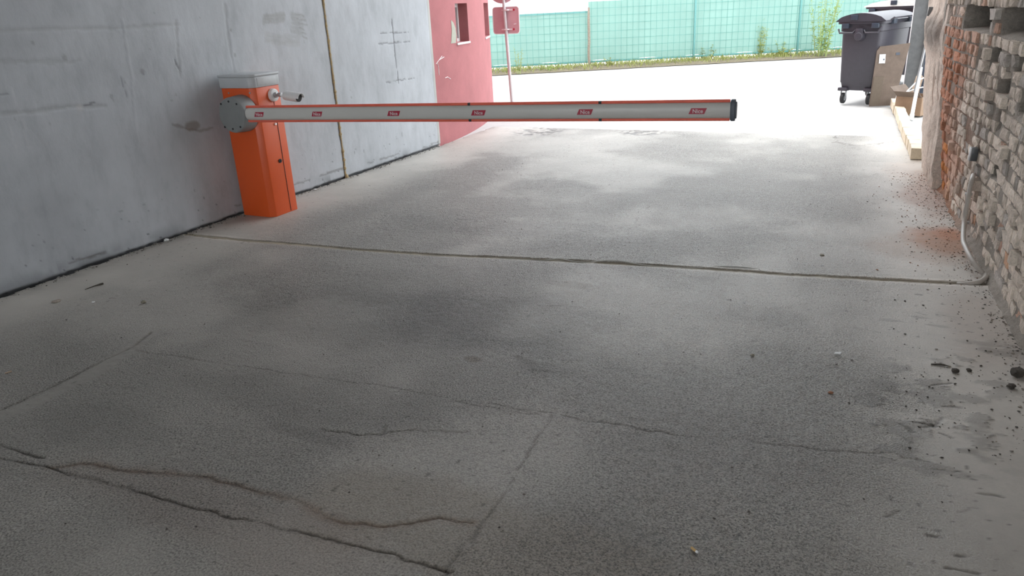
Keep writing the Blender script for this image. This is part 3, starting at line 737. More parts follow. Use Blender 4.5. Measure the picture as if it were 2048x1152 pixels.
bb = B(); bb.box((x1 + .0095, y0 + .16, HB + .045), (.004, .22, .062), bev=.0015); kb(bb.build('lid_panel', plain('pale_lid_panel', (.56, .57, .58), .35)), lid)
# hub
hc = Vector((-4.727, 4.49, .887)); hr = .147
bb = B(); bb.cyl((hc.x, y0 + .005, hc.z), (hc.x, hc.y, hc.z), hr + .004, hr - .006, 56, bev=.012); hub = kb(bb.build('hub_cover', M['hub']))
for hx, hz in [(442, 208), (457, 203), (473, 208), (450, 254), (466, 258), (481, 254)]:
    q = onplane(hx, hz, (0, hc.y, 0), (0, 1, 0)); bb = B(); bb.cyl((q[0], hc.y + .01, q[2]), (q[0], hc.y - .0025, q[2]), .0085, seg=14); kb(bb.build('bolt_hole', M['dark']), hub)
# boom arm: elliptical profile between two rubber strips
A0 = Vector((-4.565, 4.500, .900)); A1 = Vector((-.800, 4.75, .945)); ax = (A1 - A0).normalized(); side = ax.cross(Vector((0, 0, 1))).normalized(); upv = side.cross(ax)
def arm_pt(t, u=0, w=0): return A0 + ax * t + side * u + upv * w
AL = (A1 - A0).length
def profile(hw, hh, n=28, p=2.4):
    return [(hw * math.copysign(abs(math.cos(a)) ** (2 / p), math.cos(a)), hh * math.copysign(abs(math.sin(a)) ** (2 / p), math.sin(a))) for a in [2 * math.pi * k / n for k in range(n)]]
def sweep(bb, t0, t1, prof, off=(0, 0), tap=0):
    ts = [t0, t0 + .006, t1 - .006, t1] if tap == 0 else [t0, t0 + tap * .3, t0 + tap, t1 - .004, t1]; sc = [.93, 1, 1, .97] if tap == 0 else [.72, .92, 1, 1, .97]
    rings = [[bb.bm.verts.new(arm_pt(t, off[0] + u * s_, off[1] + w * s_)) for u, w in prof] for t, s_ in zip(ts, sc)]; n = len(prof)
    for a, c_ in zip(rings, rings[1:]):
        for k in range(n): bb.bm.faces.new((a[k], a[(k + 1) % n], c_[(k + 1) % n], c_[k]))
    bb.bm.faces.new(rings[0][::-1]); bb.bm.faces.new(rings[-1])
bb = B(); sweep(bb, 0, AL - .02, profile(.034, .049), tap=.03); arm = kb(bb.build('boom_arm', M['arm']))
bb = B(); bb.cyl(arm_pt(-.05, -.045, 0), arm_pt(.05, -.012, 0), .024, .020, 16); kb(bb.build('arm_holder', M['hub']), hub)
def split_ts(pxs):
    out = []
    nrm = side
    for px in pxs:
        q = onplane(px, 228 if px < 900 else 224, A0, np.array(nrm)); out.append((Vector(q) - A0).dot(ax))
    return out
tj = split_ts((940, 1201)); segs = [(.0, tj[0]), (tj[0], tj[1]), (tj[1], AL - .02)]
for s0, s1 in segs:
    for sg in (1, -1):
        bb = B(); sweep(bb, s0 + .006, s1 - .006, profile(.011, .0105, 12, 2), off=(0, sg * .0555)); kb(bb.build('rubber_strip', M['red']), arm)
for t_ in tj:
    for sg in (1, -1):
        bb = B(); sweep(bb, t_ - .010, t_ + .010, profile(.013, .011, 10, 3), off=(0, sg * .055)); kb(bb.build('strip_clip', M['dark']), arm)
bb = B(); sweep(bb, AL - .022, AL + .006, profile(.038, .067, 28, 2.6)); sweep(bb, AL + .006, AL + .014, profile(.030, .052, 28, 2.4)); kb(bb.build('end_cap', plain('blue_grey_cap', (.10, .115, .14), .5)), arm)
# printed decals with the maker's lettering
txt = bpy.data.curves.new('lettering', 'FONT'); txt.body = 'Nice'; txt.size = .034; txt.extrude = .0003; txt.align_x = 'CENTER'; txt.align_y = 'CENTER'; txt.offset = .0004
to = bpy.data.objects.new('lettering', txt); COL.objects.link(to); bpy.context.view_layer.update()
tme = bpy.data.meshes.new_from_object(to.evaluated_get(bpy.context.evaluated_depsgraph_get())); bpy.data.objects.remove(to)
for i, (px, w_) in enumerate([(524, .100), (639.5, .104), (792.5, .112), (961, .116), (1173, .112), (1397, .112)]):
    t_ = split_ts((px,))[0]; bm = bmesh.new(); h_ = .036; sk = .010
    fr_ = Matrix((tuple(ax), tuple(upv), tuple(-side * 1.0))).transposed()
    nrm = -side if (-side).y < 0 else side
    fr_ = Matrix((tuple(ax), tuple(upv), tuple(nrm))).transposed()
    lift = .0346
    for (u, w), in [((-w_ / 2 - sk * .0, -h_ / 2),), ((w_ / 2 - sk * 1.6, -h_ / 2),), ((w_ / 2, h_ / 2),), ((-w_ / 2 + sk * 1.6, h_ / 2),)]: bm.verts.new((u, w, 0))
    vsx = list(bm.verts); f1 = bm.faces.new(vsx); r = bmesh.ops.extrude_face_region(bm, geom=[f1]); bmesh.ops.translate(bm, vec=(0, 0, .0012), verts=[g for g in r['geom'] if isinstance(g, bmesh.types.BMVert)])
    n0 = len(bm.faces); bm.from_mesh(tme); bm.faces.ensure_lookup_table(); bm.verts.ensure_lookup_table()
    for f_ in list(bm.faces)[n0:]: f_.material_index = 1
    tv = {v for f_ in list(bm.faces)[n0:] for v in f_.verts}
    for v in tv: v.co.z += .0016; v.co.y -= .0015
    mt = Matrix.Translation(arm_pt(t_) + nrm * lift) @ fr_.to_4x4()
    bmesh.ops.transform(bm, matrix=mt, verts=bm.verts); bmesh.ops.recalc_face_normals(bm, faces=bm.faces)
    me = bpy.data.meshes.new('decal'); bm.to_mesh(me); bm.free(); me.materials.append(M['decal']); me.materials.append(M['text'])
    o = bpy.data.objects.new('decal', me); COL.objects.link(o); kb(o, arm)

# CCTV camera on the cabinet's side
cb = sidept(545, 190); cb = Vector((x1, cb[1] , cb[2]))
cr = empty('security_camera', cb); tag(cr, 'small white bullet security camera mounted on the side of the orange barrier cabinet', 'camera')
L = lambda *p: Vector(p)
bb = B(); bb.cyl((0, 0, 0), (.028, 0, 0), .056, .050, 32, bev=.006); bb.build('mount_base', M['cctv'], cr)
bb = B(); bb.cyl((.026, 0, 0), (.05, 0, 0), .024, .022, 20, bev=.004); bb.cyl((.045, 0, 0), (.105, -.02, .006), .013, .011, 14); bb.cyl((.085, -.02, .006), (.115, -.02, .004), .018, .018, 14, bev=.003); bb.build('bracket', M['steel'], cr)
dv = (Vector(onplane(606, 198, (0, cb.y - .03, 0), (0, 1, 0))) - Vector(onplane(572, 192, (0, cb.y - .03, 0), (0, 1, 0)))).normalized()
c0 = Vector(onplane(570, 191, (0, cb.y - .03, 0), (0, 1, 0))) - cb
bb = B(); bb.cyl(c0, c0 + dv * .140, .036, .036, 24, bev=.004); cbd = bb.build('camera_body', M['cctv'], cr)
bb = B(); pr = []
for k in range(13):
    a = math.pi * (k / 12); pr.append((math.cos(a) * .041, math.sin(a) * .041))
pr += [(p[0] * .92, p[1] * .92) for p in pr[::-1]]
sx = dv.cross(Vector((0, 0, 1))).normalized(); sz = sx.cross(dv)
bb.prism([c0 + dv * .02 + sx * u + sz * w for u, w in pr], dv * .150); bb.build('sun_shield', M['cctv'], cr)
bb = B(); bb.cyl(c0 + dv * .139, c0 + dv * .148, .032, .032, 24); bb.build('lens_front', M['dark'], cr)

# ================================================================== BOX AND CONDUIT on the brick wall
q = onplane(1949, 308, RA + RN * .035, RN); bx = empty('junction_box', q - np.array([0, 0, .05]), yaw); tag(bx, 'small grey electrical box fixed to the brick wall above the conduit', 'electrical box')
# local: x = along wall to camera, y = RN*? keep right-handed frame built from the wall
bx.rotation_euler = RB.to_euler() if RB.determinant() > 0 else Matrix(((RU[0], -RN[0], 0), (RU[1], -RN[1], 0), (0, 0, 1))).to_euler()
sgn = 1 if RB.determinant() > 0 else -1
bb = B(); bb.box((0, sgn * .004, .05), (.060, .040, .085), bev=.004); bb.build('housing', plain('grey_plastic', (.07, .075, .08), .4), bx)
bb = B(); bb.box((0, sgn * .026, .05), (.064, .008, .088), bev=.003); bb.build('cover', M['steel'], bx)
def cpt(px, py, out): return onplane(px, py, RA + RN * out, RN)
cp = [cpt(1947, 350, .03), cpt(1945, 356, .055), cpt(1940, 375, .068), cpt(1936, 400, .075), cpt(1929, 440, .08)]
cp.append(cpt(1926.5, 478, .10))
g_ = [cpt(1931, 494, .10), cpt(1942, 516, .085), cpt(1956, 536, .055), gnd(1967, 547, .018), gnd(1971, 553, .015), gnd(1966, 560, .012), gnd(1952, 566, .006), gnd(1930, 568.5, -.003), gnd(1915, 568.5, -.012)]
bb = B(); bb.tube(spline(cp + g_, 7), .0145, 12); cd = bb.build('conduit', plain('grey_conduit', (.44, .40, .36), .4, 0, nscale=20), None)
tag(cd, 'bent grey conduit running down the brick wall into the floor groove', 'conduit')
for px, py, dx in [(1938, 388, .02), (1931, 445, .02)]:
    q = cpt(px, py, .035); bb = B(); bb.box(q, (.045, .02, .018), bev=.003, rot=RB.transposed() if False else None); o = bb.build('clamp', M['steel']); o.parent = cd
for px, py in [(1919, 483), (1936, 474)]:
    q = cpt(px, py, .04); bb = B(); bb.cyl(q, Vector(q) + Vector((0, 0, .012)), .007, seg=8); o = bb.build('screw', M['chrome']); o.parent = cd
# thin cable partly lying in the groove
def gline(pxs, z): return [gnd(a, c_, z) for a, c_ in pxs]
bb = B(); bb.tube(spline(gline([(1000, 517), (1080, 521), (1110, 521), (1150, 524), (1175, 527), (1200, 525.5), (1240, 526), (1275, 530), (1310, 533), (1400, 537), (1430, 536), (1475, 538), (1520, 541), (1560, 545), (1610, 549), (1700, 555), (1900, 566)], -.010), 6), .0035, 8)
# lift it over the edges where the photo shows it
me = None
cbv = bb.build('thin_cable', plain('pale_cable', (.50, .49, .46), .5)); tag(cbv, 'thin pale cable lying along the floor groove', 'cable')
for v in cbv.data.vertices:
    x_ = v.co.x; px_, py_, _ = proj(v.co)
    k_ = max(math.exp(-((px_ - 1225) / 55) ** 2), math.exp(-((px_ - 1470) / 60) ** 2), math.exp(-((px_ - 1120) / 20) ** 2)); v.co.z += .016 * k_

# ================================================================== ROW OF PALE BRICKS beyond the wall end
P0 = gnd(1834, 320); P1 = gnd(1789, 212); dd = (P1 - P0)[:2]; LL = float(np.hypot(*dd)); dd = dd / LL; ang = math.atan2(dd[1], dd[0]); nb = 15; pitch = LL / nb
ordn = ['nearest', 'second', 'third', 'fourth', 'fifth', 'sixth', 'seventh', 'eighth', 'ninth', 'tenth', 'eleventh', 'twelfth', 'thirteenth', 'fourteenth', 'farthest']
pm = []
for k in range(5):
    bb = B(); bb.box((0, 0, .055), (pitch - .014, .112, .108), bev=.004, seg=1)
    rg2 = random.Random(k)
    for v in bb.bm.verts: v.co += Vector([rg2.uniform(-.0025, .0025) for _ in range(3)])
    o = bb.build('pale_brick', M['blk'], smooth=False); pm.append(o.data); bpy.data.objects.remove(o)
for k in range(nb):
    o = bpy.data.objects.new('pale_brick', pm[k % 5]); COL.objects.link(o)
    c_ = P0[:2] + dd * pitch * (k + .5); o.location = (c_[0] + random.uniform(-.006, .006), c_[1], .002); o.rotation_euler = (0, 0, ang + random.uniform(-.03, .03))
    tag(o, f'{ordn[k]} pale brick of the low row on the ground past the brick wall' if k in (0, nb - 1) else f'{ordn[k]} pale brick from the near end of the low row on the ground', 'brick', 'pale bricks laid in a low row')

# ================================================================== WHEELED BINS
def make_bin(name, loc, rz, lidmat, w=.60, l=1.15, h=1.13, bodymat=None):
    r = empty(name, loc, rz); bodymat = bodymat or M['bin']
    # local: x = width, y = length (away)
    def ring(z, e, cr=.05):
        out = []; hw, hl = w / 2 + e, l / 2 + e
        for sx_, sy_, a0 in [(1, 1, 0), (-1, 1, 90), (-1, -1, 180), (1, -1, 270)]:
            for k in range(4):
                a = math.radians(a0 + 30 * k); out.append(Vector((sx_ * (hw - cr) + cr * math.cos(a), sy_ * (hl - cr) + cr * math.sin(a), z)))
        return out
    bb = B(); rings = [ring(.20, -.075), ring(.30, -.055), ring(.32, -.045), ring(h - .14, -.018), ring(h - .13, .0), ring(h - .03, .0), ring(h - .03, .035), ring(h, .035), ring(h, -.01)]
    vr = [[bb.bm.verts.new(v) for v in q_] for q_ in rings]
    for a, c_ in zip(vr, vr[1:]):
        for k in range(16): bb.bm.faces.new((a[k], a[(k + 1) % 16], c_[(k + 1) % 16], c_[k]))
    bb.bm.faces.new(vr[0][::-1]); bb.bm.faces.new(vr[-1])
    bb.build('body', bodymat, r)
    for sx_ in (-1, 1):
        for sy_ in (-1, 1): bb = B(); bb.box((sx_ * (w / 2 - .11), sy_ * (l / 2 - .10), .215), (.14, .14, .05), bev=.01); bb.build('caster_plate', bodymat, r)
    # ribs under the rim on the end face, with a handle bar
    for sy_ in (-1, 1):
        bb = B(); yy_ = sy_ * (l / 2 + .03)
        bb.tube([(-w / 2 - .01, yy_, h - .10), (-w / 2 + .02, yy_ + sy_ * .025, h - .15), (-.09, yy_ + sy_ * .025, h - .15), (-.06, yy_, h - .115)], .014, 10)
        bb.tube([(.06, yy_, h - .115), (.09, yy_ + sy_ * .025, h - .15), (w / 2 - .04, yy_ + sy_ * .025, h - .15), (w / 2 + .0, yy_, h - .07)], .014, 10)
        bb.build('handle_bar', bodymat, r)
        bb = B(); bb.cyl((0, yy_ - sy_ * .05, h - .20), (0, yy_ + sy_ * .045, h - .20), .075, .055, 24, bev=.008); bb.prism([(-.07, yy_ + .0, h - .19), (.07, yy_, h - .19), (.045, yy_, h - .09), (-.045, yy_, h - .09)], (0, sy_ * .04, 0), bev=.006)
        bb.build('lifting_trunnion', bodymat, r)
        for sx_ in (-1, 1):
            bb = B(); bb.box((sx_ * (w / 2 - .09), yy_, h - .055), (.10, .05, .07), bev=.008); bb.build('rim_bracket', M['navy'], r)
    # domed lid
    bb = B(); prof = []
    for k in range(11):
        a = k / 10; prof.append((-w / 2 - .05 + (w + .10) * a, h + .012 + .105 * math.sin(math.pi * a) ** .6))
    prof += [(w / 2 + .05, h + .002), (-w / 2 - .05, h + .002)]
    bb.prism([(u, -l / 2 - .05, w_) for u, w_ in prof], (0, l + .10, 0)); lo = bb.build('lid', lidmat, r)
    bb = B(); bb.box((-w * .15, -l / 2 - .056, h + .06), (.10, .02, .07), bev=.006); bb.build('lid_recess', M['navy'], lo)
    bb = B(); bb.tube([(w / 2 + .045, -l / 2 + .15, h + .01), (w / 2 + .085, -l / 2 + .15, h + .04), (w / 2 + .085, l / 2 - .15, h + .04), (w / 2 + .045, l / 2 - .15, h + .01)], .013, 8); bb.build('lid_handle', lidmat, lo)
    for yy_ in (-.3, .3): bb = B(); bb.box((w / 2 + .02, yy_, h - .01), (.10, .12, .07), bev=.008); bb.build('hinge', M['navy'], r)
    for sx_ in (-1, 1):
        for sy_ in (-1, 1):
            cx_, cy_ = sx_ * (w / 2 - .11), sy_ * (l / 2 - .10)
            wh = B(); wh.cyl((cx_ - .022, cy_, .08), (cx_ + .022, cy_, .08), .08, seg=28, bev=.010); wo = wh.build('wheel', M['dark'], r)
            hb = B(); hb.cyl((cx_ - .027, cy_, .08), (cx_ + .027, cy_, .08), .035, seg=18); hb.build('wheel_hub', M['steel'], wo)
            fk = B(); fk.box((cx_ - .034, cy_, .135), (.005, .05, .13)); fk.box((cx_ + .034, cy_, .135), (.005, .05, .13)); fk.box((cx_, cy_, .195), (.075, .06, .012)); fk.build('caster_fork', M['steel'], wo)
    return r
rb = math.radians(-20)
b1 = make_bin('waste_bin', (-.17, 12.86, 0), rb, M['bin'], h=1.17); tag(b1, 'dark four-wheeled waste container with a dark domed lid, nearest the passage', 'bin', 'wheeled waste containers outside')
b2 = make_bin('waste_bin', (.42, 15.2, 0), rb, M['binlid'], w=1.25, l=1.2, h=1.31); tag(b2, 'large waste container with a pale domed lid, behind the dark bin', 'bin', 'wheeled waste containers outside')

# cardboard sheet leaning on the bin
cA, cB_ = gnd(1738, 213), gnd(1787, 211)
cA, cB_ = Vector(cA), Vector(cB_); wv = (cB_ - cA); back_v = Vector((-wv.y, wv.x, 0)).normalized()
ctop = 1.0
ca = empty('cardboard_sheet', (cA + cB_) / 2, math.atan2(wv.y, wv.x)); tag(ca, 'flattened brown cardboard box leaning against the dark waste container', 'cardboard')
W_ = wv.length
tl = Matrix.Rotation(math.radians(-6), 3, 'X')
bb = B(); pts = [(-W_ / 2, 0, 0), (W_ / 2 + .0, 0, .0), (W_ / 2 + .16, 0, .86), (-W_ / 2 + .09, 0, .83), (-W_ / 2 + .05, 0, .77)]
bb.prism([tl @ Vector(p) for p in pts], (0, .012, 0)); bb.build('panel', M['card'], ca, False)
bb = B(); bb.prism([tl @ Vector((u, -.006, w_)) for u, w_ in [(-W_ / 2 + .006, .005), (-.03, .005), (.0, .42), (-W_ / 2 + .035, .41)]], (0, .006, 0)); bb.build('flap', plain('cardboard_flap', (.125, .095, .07), .85), ca, False)
bb = B(); bb.box(tl @ Vector((-.045, -.009, .66)), (.085, .003, .125), rot=tl); so = bb.build('label', M['paper'], ca, False)
bb = B(); bb.box(tl @ Vector((-.022, -.012, .65)), (.018, .002, .022), rot=tl); bb.build('print_mark', M['navy'], ca, False); bb = B(); bb.box(tl @ Vector((.17, -.002, .72)), (.055, .003, .035), rot=tl); bb.build('print_mark', M['navy'], ca, False)

# steel column and dark gate leaf at the end of the wall
pc = gnd(1798, 203)
col = empty('steel_column', (pc[0] + .14, pc[1] - .03, 0)); tag(col, 'tall grey steel column standing between the cardboard and the wall end', 'column')
bb = B(); bb.box((0, .10, 1.6), (.22, .008, 3.2)); bb.box((-.106, .05, 1.6), (.010, .11, 3.2)); bb.box((.106, .05, 1.6), (.010, .11, 3.2)); bb.box((0, .05, .01), (.26, .2, .016)); bb.build('column_profile', M['column'], col, False)
bb = B(); bb.box((-.113, -.01, 1.6), (.010, .014, 3.2)); bb.build('edge_trim', M['signrim'], col, False)
gt = empty('gate_leaf', (.78, 13.3, 0)); tag(gt, 'dark blue-grey sheet metal gate leaf behind the wall end', 'gate')
for k in range(5):
    bb = B(); bb.box((-.26 + k * .145, 0, 1.6), (.135, .03, 3.15), bev=.006); bb.build('metal_panel', M['gate'], gt, False)
bb = B(); bb.box((.03, -.03, 1.30), (.75, .03, .06)); bb.build('rail', M['gate'], gt, False); bb = B(); bb.box((.03, -.03, .25), (.75, .03, .06)); bb.build('rail', M['gate'], gt, False)
bb = B(); q = onplane(1851, 115, (0, 9.6, 0), (0, 1, 0)); bb.tube([(q[0] - .06, 9.6, .50), (q[0] + .0, 9.6, 1.20), (q[0] + .02, 9.6, 1.75)], .011, 8); o = bb.build('steel_rod', M['steel']); tag(o, 'thin upright steel rod beside the wall end', 'rod')
q = onplane(1863, 24, (0, 8.9, 0), (0, 1, 0)); bb = B(); bb.box((q[0] + .08, 8.75, q[2]), (.24, .10, .085), bev=.004, rot=Matrix.Rotation(.1, 3, 'Y')); o = bb.build('beam_end', M['column'], wr, False)

# odds and ends leaning in the corner
bxn = gnd(1812, 228); rz_ = math.radians(-28)
cbx = empty('cardboard_box', (bxn[0] + .10, bxn[1] + .05, 0), rz_); tag(cbx, 'open brown cardboard box on the ground behind the pale brick row', 'box')
bb = B(); w2, l2, h2_, th = .34, .40, .24, .008
bb.box((0, -l2 / 2, h2_ / 2 + .003), (w2, th, h2_)); bb.box((0, l2 / 2, h2_ / 2 + .003), (w2, th, h2_)); bb.box((-w2 / 2, 0, h2_ / 2 + .003), (th, l2, h2_)); bb.box((w2 / 2, 0, h2_ / 2 + .003), (th, l2, h2_)); bb.box((0, 0, .006), (w2, l2, .006))
bb.build('box_walls', M['card2'], cbx, False)
for sx_, rot_ in ((-1, -.9), (1, .7)):
    bb = B(); bb.box((sx_ * (w2 / 2 + .05), 0, h2_ + .06), (.006, l2 - .01, .16), rot=Matrix.Rotation(sx_ * .8, 3, 'Y')); bb.build('flap', M['card'], cbx, False)
bb = B(); bb.box((0, -l2 / 2 - .045, h2_ + .035), (w2 - .01, .006, .13), rot=Matrix.Rotation(.9, 3, 'X')); bb.build('flap', M['card'], cbx, False)
pb = gnd(1822, 243); bb = B(); p_top = onplane(1842, 135, (0, pb[1] + .30, 0), (0, 1, 0))
bb.cyl((pb[0], pb[1], .028), tuple(p_top), .022, .020, 18); ppo = bb.build('white_pipe', plain('white_pvc', (.85, .85, .84), .4)); tag(ppo, 'white plastic pipe leaning against the plastered wall end', 'pipe')
bb = B(); bb.cyl((pb[0] - .006, pb[1] - .01, .012), Vector((pb[0], pb[1], .028)) + (Vector(p_top) - Vector(pb)).normalized() * .07, .031, .027, 18, bev=.004); o = bb.build('end_socket', M['lid']); o.parent = ppo
bw = Vector((bxn[0] + .02, bxn[1] + .30, 0))
bb = B(); bb.prism([(bw.x - .03, bw.y, .0), (bw.x + .07, bw.y, .0), (bw.x + .14, bw.y + .05, .44), (bw.x + .11, bw.y + .05, .48), (bw.x + .05, bw.y + .05, .46)], (0, .018, 0)); tag(bb.build('plywood_offcut', M['wood'], smooth=False), 'curved plywood offcut standing behind the open cardboard box', 'offcut')
ct = Vector((bxn[0] + .10, bxn[1] - .02, .27))
bb = B(); bb.tube(spline([ct + Vector(p) for p in [(-.16, 0, -.02), (-.10, .02, .06), (0, .05, .17), (.10, .08, .20), (.20, .08, .14), (.22, .05, .04)]]), .009, 8); bb.tube(spline([ct + Vector(p) for p in [(-.18, 0, -.02), (-.08, .0, .04), (.06, .02, .08), (.16, .03, .06), (.22, .05, .04)]]), .009, 8)
tag(bb.build('twine_bundle', M['cctv']), 'loops of white twine lying on the open cardboard box', 'twine')

# ================================================================== ROAD SIGN seen from behind
sp_ = gnd(1024.5, 208); sg_ = empty('road_sign', (sp_[0], sp_[1], 0)); tag(sg_, 'road sign on a thin grey pole, seen from behind, beside the pink tower', 'sign')
top = onplane(1007, 0, (0, sp_[1], 0), (0, 1, 0)); dx_ = (top[0] - sp_[0]) / top[2]
bb = B(); bb.cyl((0, 0, 0), (dx_ * 2.3, 0, 2.3), .028, seg=18); bb.build('pole', plain('pole_grey', (.55, .50, .50), .45, .3), sg_)
bb = B(); bb.cyl((0, 0, 0), (0, 0, .03), .05, .035, seg=14); bb.build('pole_foot', M['dark'], sg_)
corners = [onplane(px, py, (0, sp_[1] + .05, 0), (0, 1, 0)) - sp_ for px, py in [(988.5, 68.5), (1040, 66), (1036, 12), (986, 15.5)]]
zc = sum(c_[2] for c_ in corners) / 4; xc = sum(c_[0] for c_ in corners) / 4; wS = (corners[1][0] - corners[0][0]); hS = corners[3][2] - corners[0][2]
def rrect(w, h, r, y_, n=5):
    out = []
    for sx_, sy_, a0 in [(1, 1, 0), (-1, 1, 90), (-1, -1, 180), (1, -1, 270)]:
        for k in range(n + 1):
            a = math.radians(a0 + 90 * k / n); out.append(Vector((xc + sx_ * (w / 2 - r) + r * math.cos(a), y_, zc + sy_ * (h / 2 - r) + r * math.sin(a))))
    return out
bb = B(); bb.prism(rrect(wS, hS, .05, .042), (0, .004, 0)); pl_ = bb.build('square_plate', M['signback'], sg_, False)
bb = B(); ro = rrect(wS + .012, hS + .012, .055, .036); ri = rrect(wS - .012, hS - .012, .045, .036); n = len(ro)
vo = [bb.bm.verts.new(p) for p in ro]; vi = [bb.bm.verts.new(p) for p in ri]; vo2 = [bb.bm.verts.new(p + Vector((0, .012, 0))) for p in ro]; vi2 = [bb.bm.verts.new(p + Vector((0, .012, 0))) for p in ri]
for k in range(n):
    j = (k + 1) % n; bb.bm.faces.new((vo[k], vo[j], vi[j], vi[k])); bb.bm.faces.new((vo[k], vo2[k], vo2[j], vo[j])); bb.bm.faces.new((vi[k], vi[j], vi2[j], vi2[k])); bb.bm.faces.new((vo2[k], vi2[k], vi2[j], vo2[j]))
bb.build('plate_rim', M['signrim'], pl_, False)
for py in (20, 59):
    q = onplane(1013, py, (0, sp_[1], 0), (0, 1, 0)) - sp_
    bb = B(); bb.box((q[0], .0, q[2]), (.075, .075, .022), bev=.004); bb.box((q[0], .037, q[2]), (.22, .008, .022)); ob = bb.build('clamp', M['signrim'], sg_)
    bb = B(); bb.cyl((q[0] + .12, .040, q[2]), (q[0] + .12, .028, q[2]), .018, seg=12); bb.build('bolt', M['decal'], ob)
bb = B(); q = onplane(1028, 48, (0, sp_[1], 0), (0, 1, 0)) - sp_; bb.box((q[0], .039, q[2]), (.045, .003, .014), rot=Matrix.Rotation(-.15, 3, 'Y')); bb.build('sticker', M['paper'], pl_, False)
qz = onplane(1007, 7, (0, sp_[1] + .05, 0), (0, 1, 0)) - sp_
bb = B(); bb.cyl((qz[0] + dx_ * .3, .040, qz[2] + .30), (qz[0] + dx_ * .3, .046, qz[2] + .30), .30, seg=48); bb.build('round_plate', M['signback'], sg_, False)

# ================================================================== FENCE with green shade cloth
FP = np.array([-7.08, 19.28]); FD = np.array([2.46, 1.36])
posts = {k: FP + FD * k for k in range(-2, 6)}
tops = {-2: 1.40, -1: 1.42, 0: 1.64, 1: 1.97, 2: 1.97, 3: 1.97, 4: 1.97}
fang = math.atan2(FD[1], FD[0]); FL = float(np.hypot(*FD))
fn = Vector((-FD[1], FD[0], 0)).normalized()      # away from the camera
names = {-2: 'leftmost green panel', -1: 'low green panel left of the tall rusty post', 0: 'panel between the rusty post and the first green post', 1: 'panel behind the small yellow weed', 2: 'panel behind the tall weeds', 3: 'panel behind the bins', 4: 'far right panel'}
for k in range(-2, 5):
    p = posts[k]; r = empty('fence_panel', (p[0], p[1], 0), fang)
    tag(r, {-2: 'leftmost wire mesh fence panel with green shade cloth, beside the tower', -1: 'low green-clothed fence panel between the sign and the rusty post', 0: 'green-clothed fence panel right of the rusty post',
            1: 'green-clothed fence panel with the small yellow bush before it', 2: 'green-clothed fence panel with the tall weeds before it', 3: 'green-clothed fence panel behind the waste containers', 4: 'rightmost green-clothed fence panel, behind the wall end'}[k], 'fence', 'green fence panels across the road')
    tp = tops[k]; nx = 28
    V = []; 
    cl = B(); cols_ = []
    zs_ = [.17, .22, .6, 1.0, tp - .05, tp]
    for i in range(nx + 1):
        x_ = FL * i / nx; wv_ = .012 * math.sin(i * 1.1 + k) + .02 * math.sin(i * .35 + 2 * k)
        cols_.append([cl.bm.verts.new((x_, .03 + wv_ * (1 if 0 < j < 5 else .6), z_ + (.02 * math.sin(i * .5 + k) if j == 0 else 0))) for j, z_ in enumerate(zs_)])
    for a, c_ in zip(cols_, cols_[1:]):
        for j in range(5): cl.bm.faces.new((a[j], c_[j], c_[j + 1], a[j + 1]))
    cl.build('shade_cloth', M['fabric'], r)
    wm = B(); zt = tp + .02
    nxw = int(FL / .165)
    for i in range(nxw + 1): 
        x_ = FL * (i + .5) / (nxw + 1); wm.cyl((x_, 0, .12), (x_, 0, zt), .0042, seg=5, caps=False)
    zz_ = .14
    while zz_ < zt: wm.cyl((0, -.004, zz_), (FL, -.004, zz_), .0042, seg=5, caps=False); zz_ += .19
    o = wm.build('wire_mesh', M['wire'], r)
    for zr in ((tp - .03, .15) if k != 0 else (.15,)):
        bb = B(); bb.box((FL / 2, .012, zr), (FL - .06, .022, .035 if zr > 1 else .05)); bb.build('rail', M['post'], r, False)
    ph = {0: 1.50}.get(k, tp + .06); bb = B()
    if k == 0:
        rg3 = random.Random(2); bb.tube([(rg3.uniform(-.008, .008), -.03, -.05 + (ph + .05) * t / 9) for t in range(10)], [.034] * 8 + [.030, .026], 8); bb.build('rusty_post', M['rust'], r)
    else:
        bb.box((0, 0, ph / 2), (.05, .05, ph), bev=.004); bb.box((0, 0, ph + .006), (.056, .056, .014), bev=.003); bb.build('post', M['post'], r)
# verge, grass
vb = B(); c0_ = FP - FD * 3; c1_ = FP + FD * 6; fwd = np.array([FD[1], -FD[0]]) / FL
zb_ = 14
V, Fc, TCc = [], [], []
Uv, Wv = np.meshgrid(np.linspace(0, 1, 220), np.linspace(-.75, .75, 12), indexing='ij')
Zv = .05 * (1 - (np.abs(Wv) / .75) ** 2) + .05 * (fbm(Uv * 24, Wv, .5, 401) - .5) * (np.abs(Wv) < .7); Zv = np.maximum(Zv, -.02)
edge_w = Wv + (np.abs(Wv) > .6) * .18 * (fbm(Uv * 24, Wv * 0, .8, 402) - .5)
PV = np.stack([c0_[0] + (c1_ - c0_)[0] * Uv + fwd[0] * edge_w, c0_[1] + (c1_ - c0_)[1] * Uv + fwd[1] * edge_w, Zv - .004], -1)
vg = grid_object('verge', PV, None, M['soil']); tag(vg, 'narrow earth verge under the fence', kind='structure')
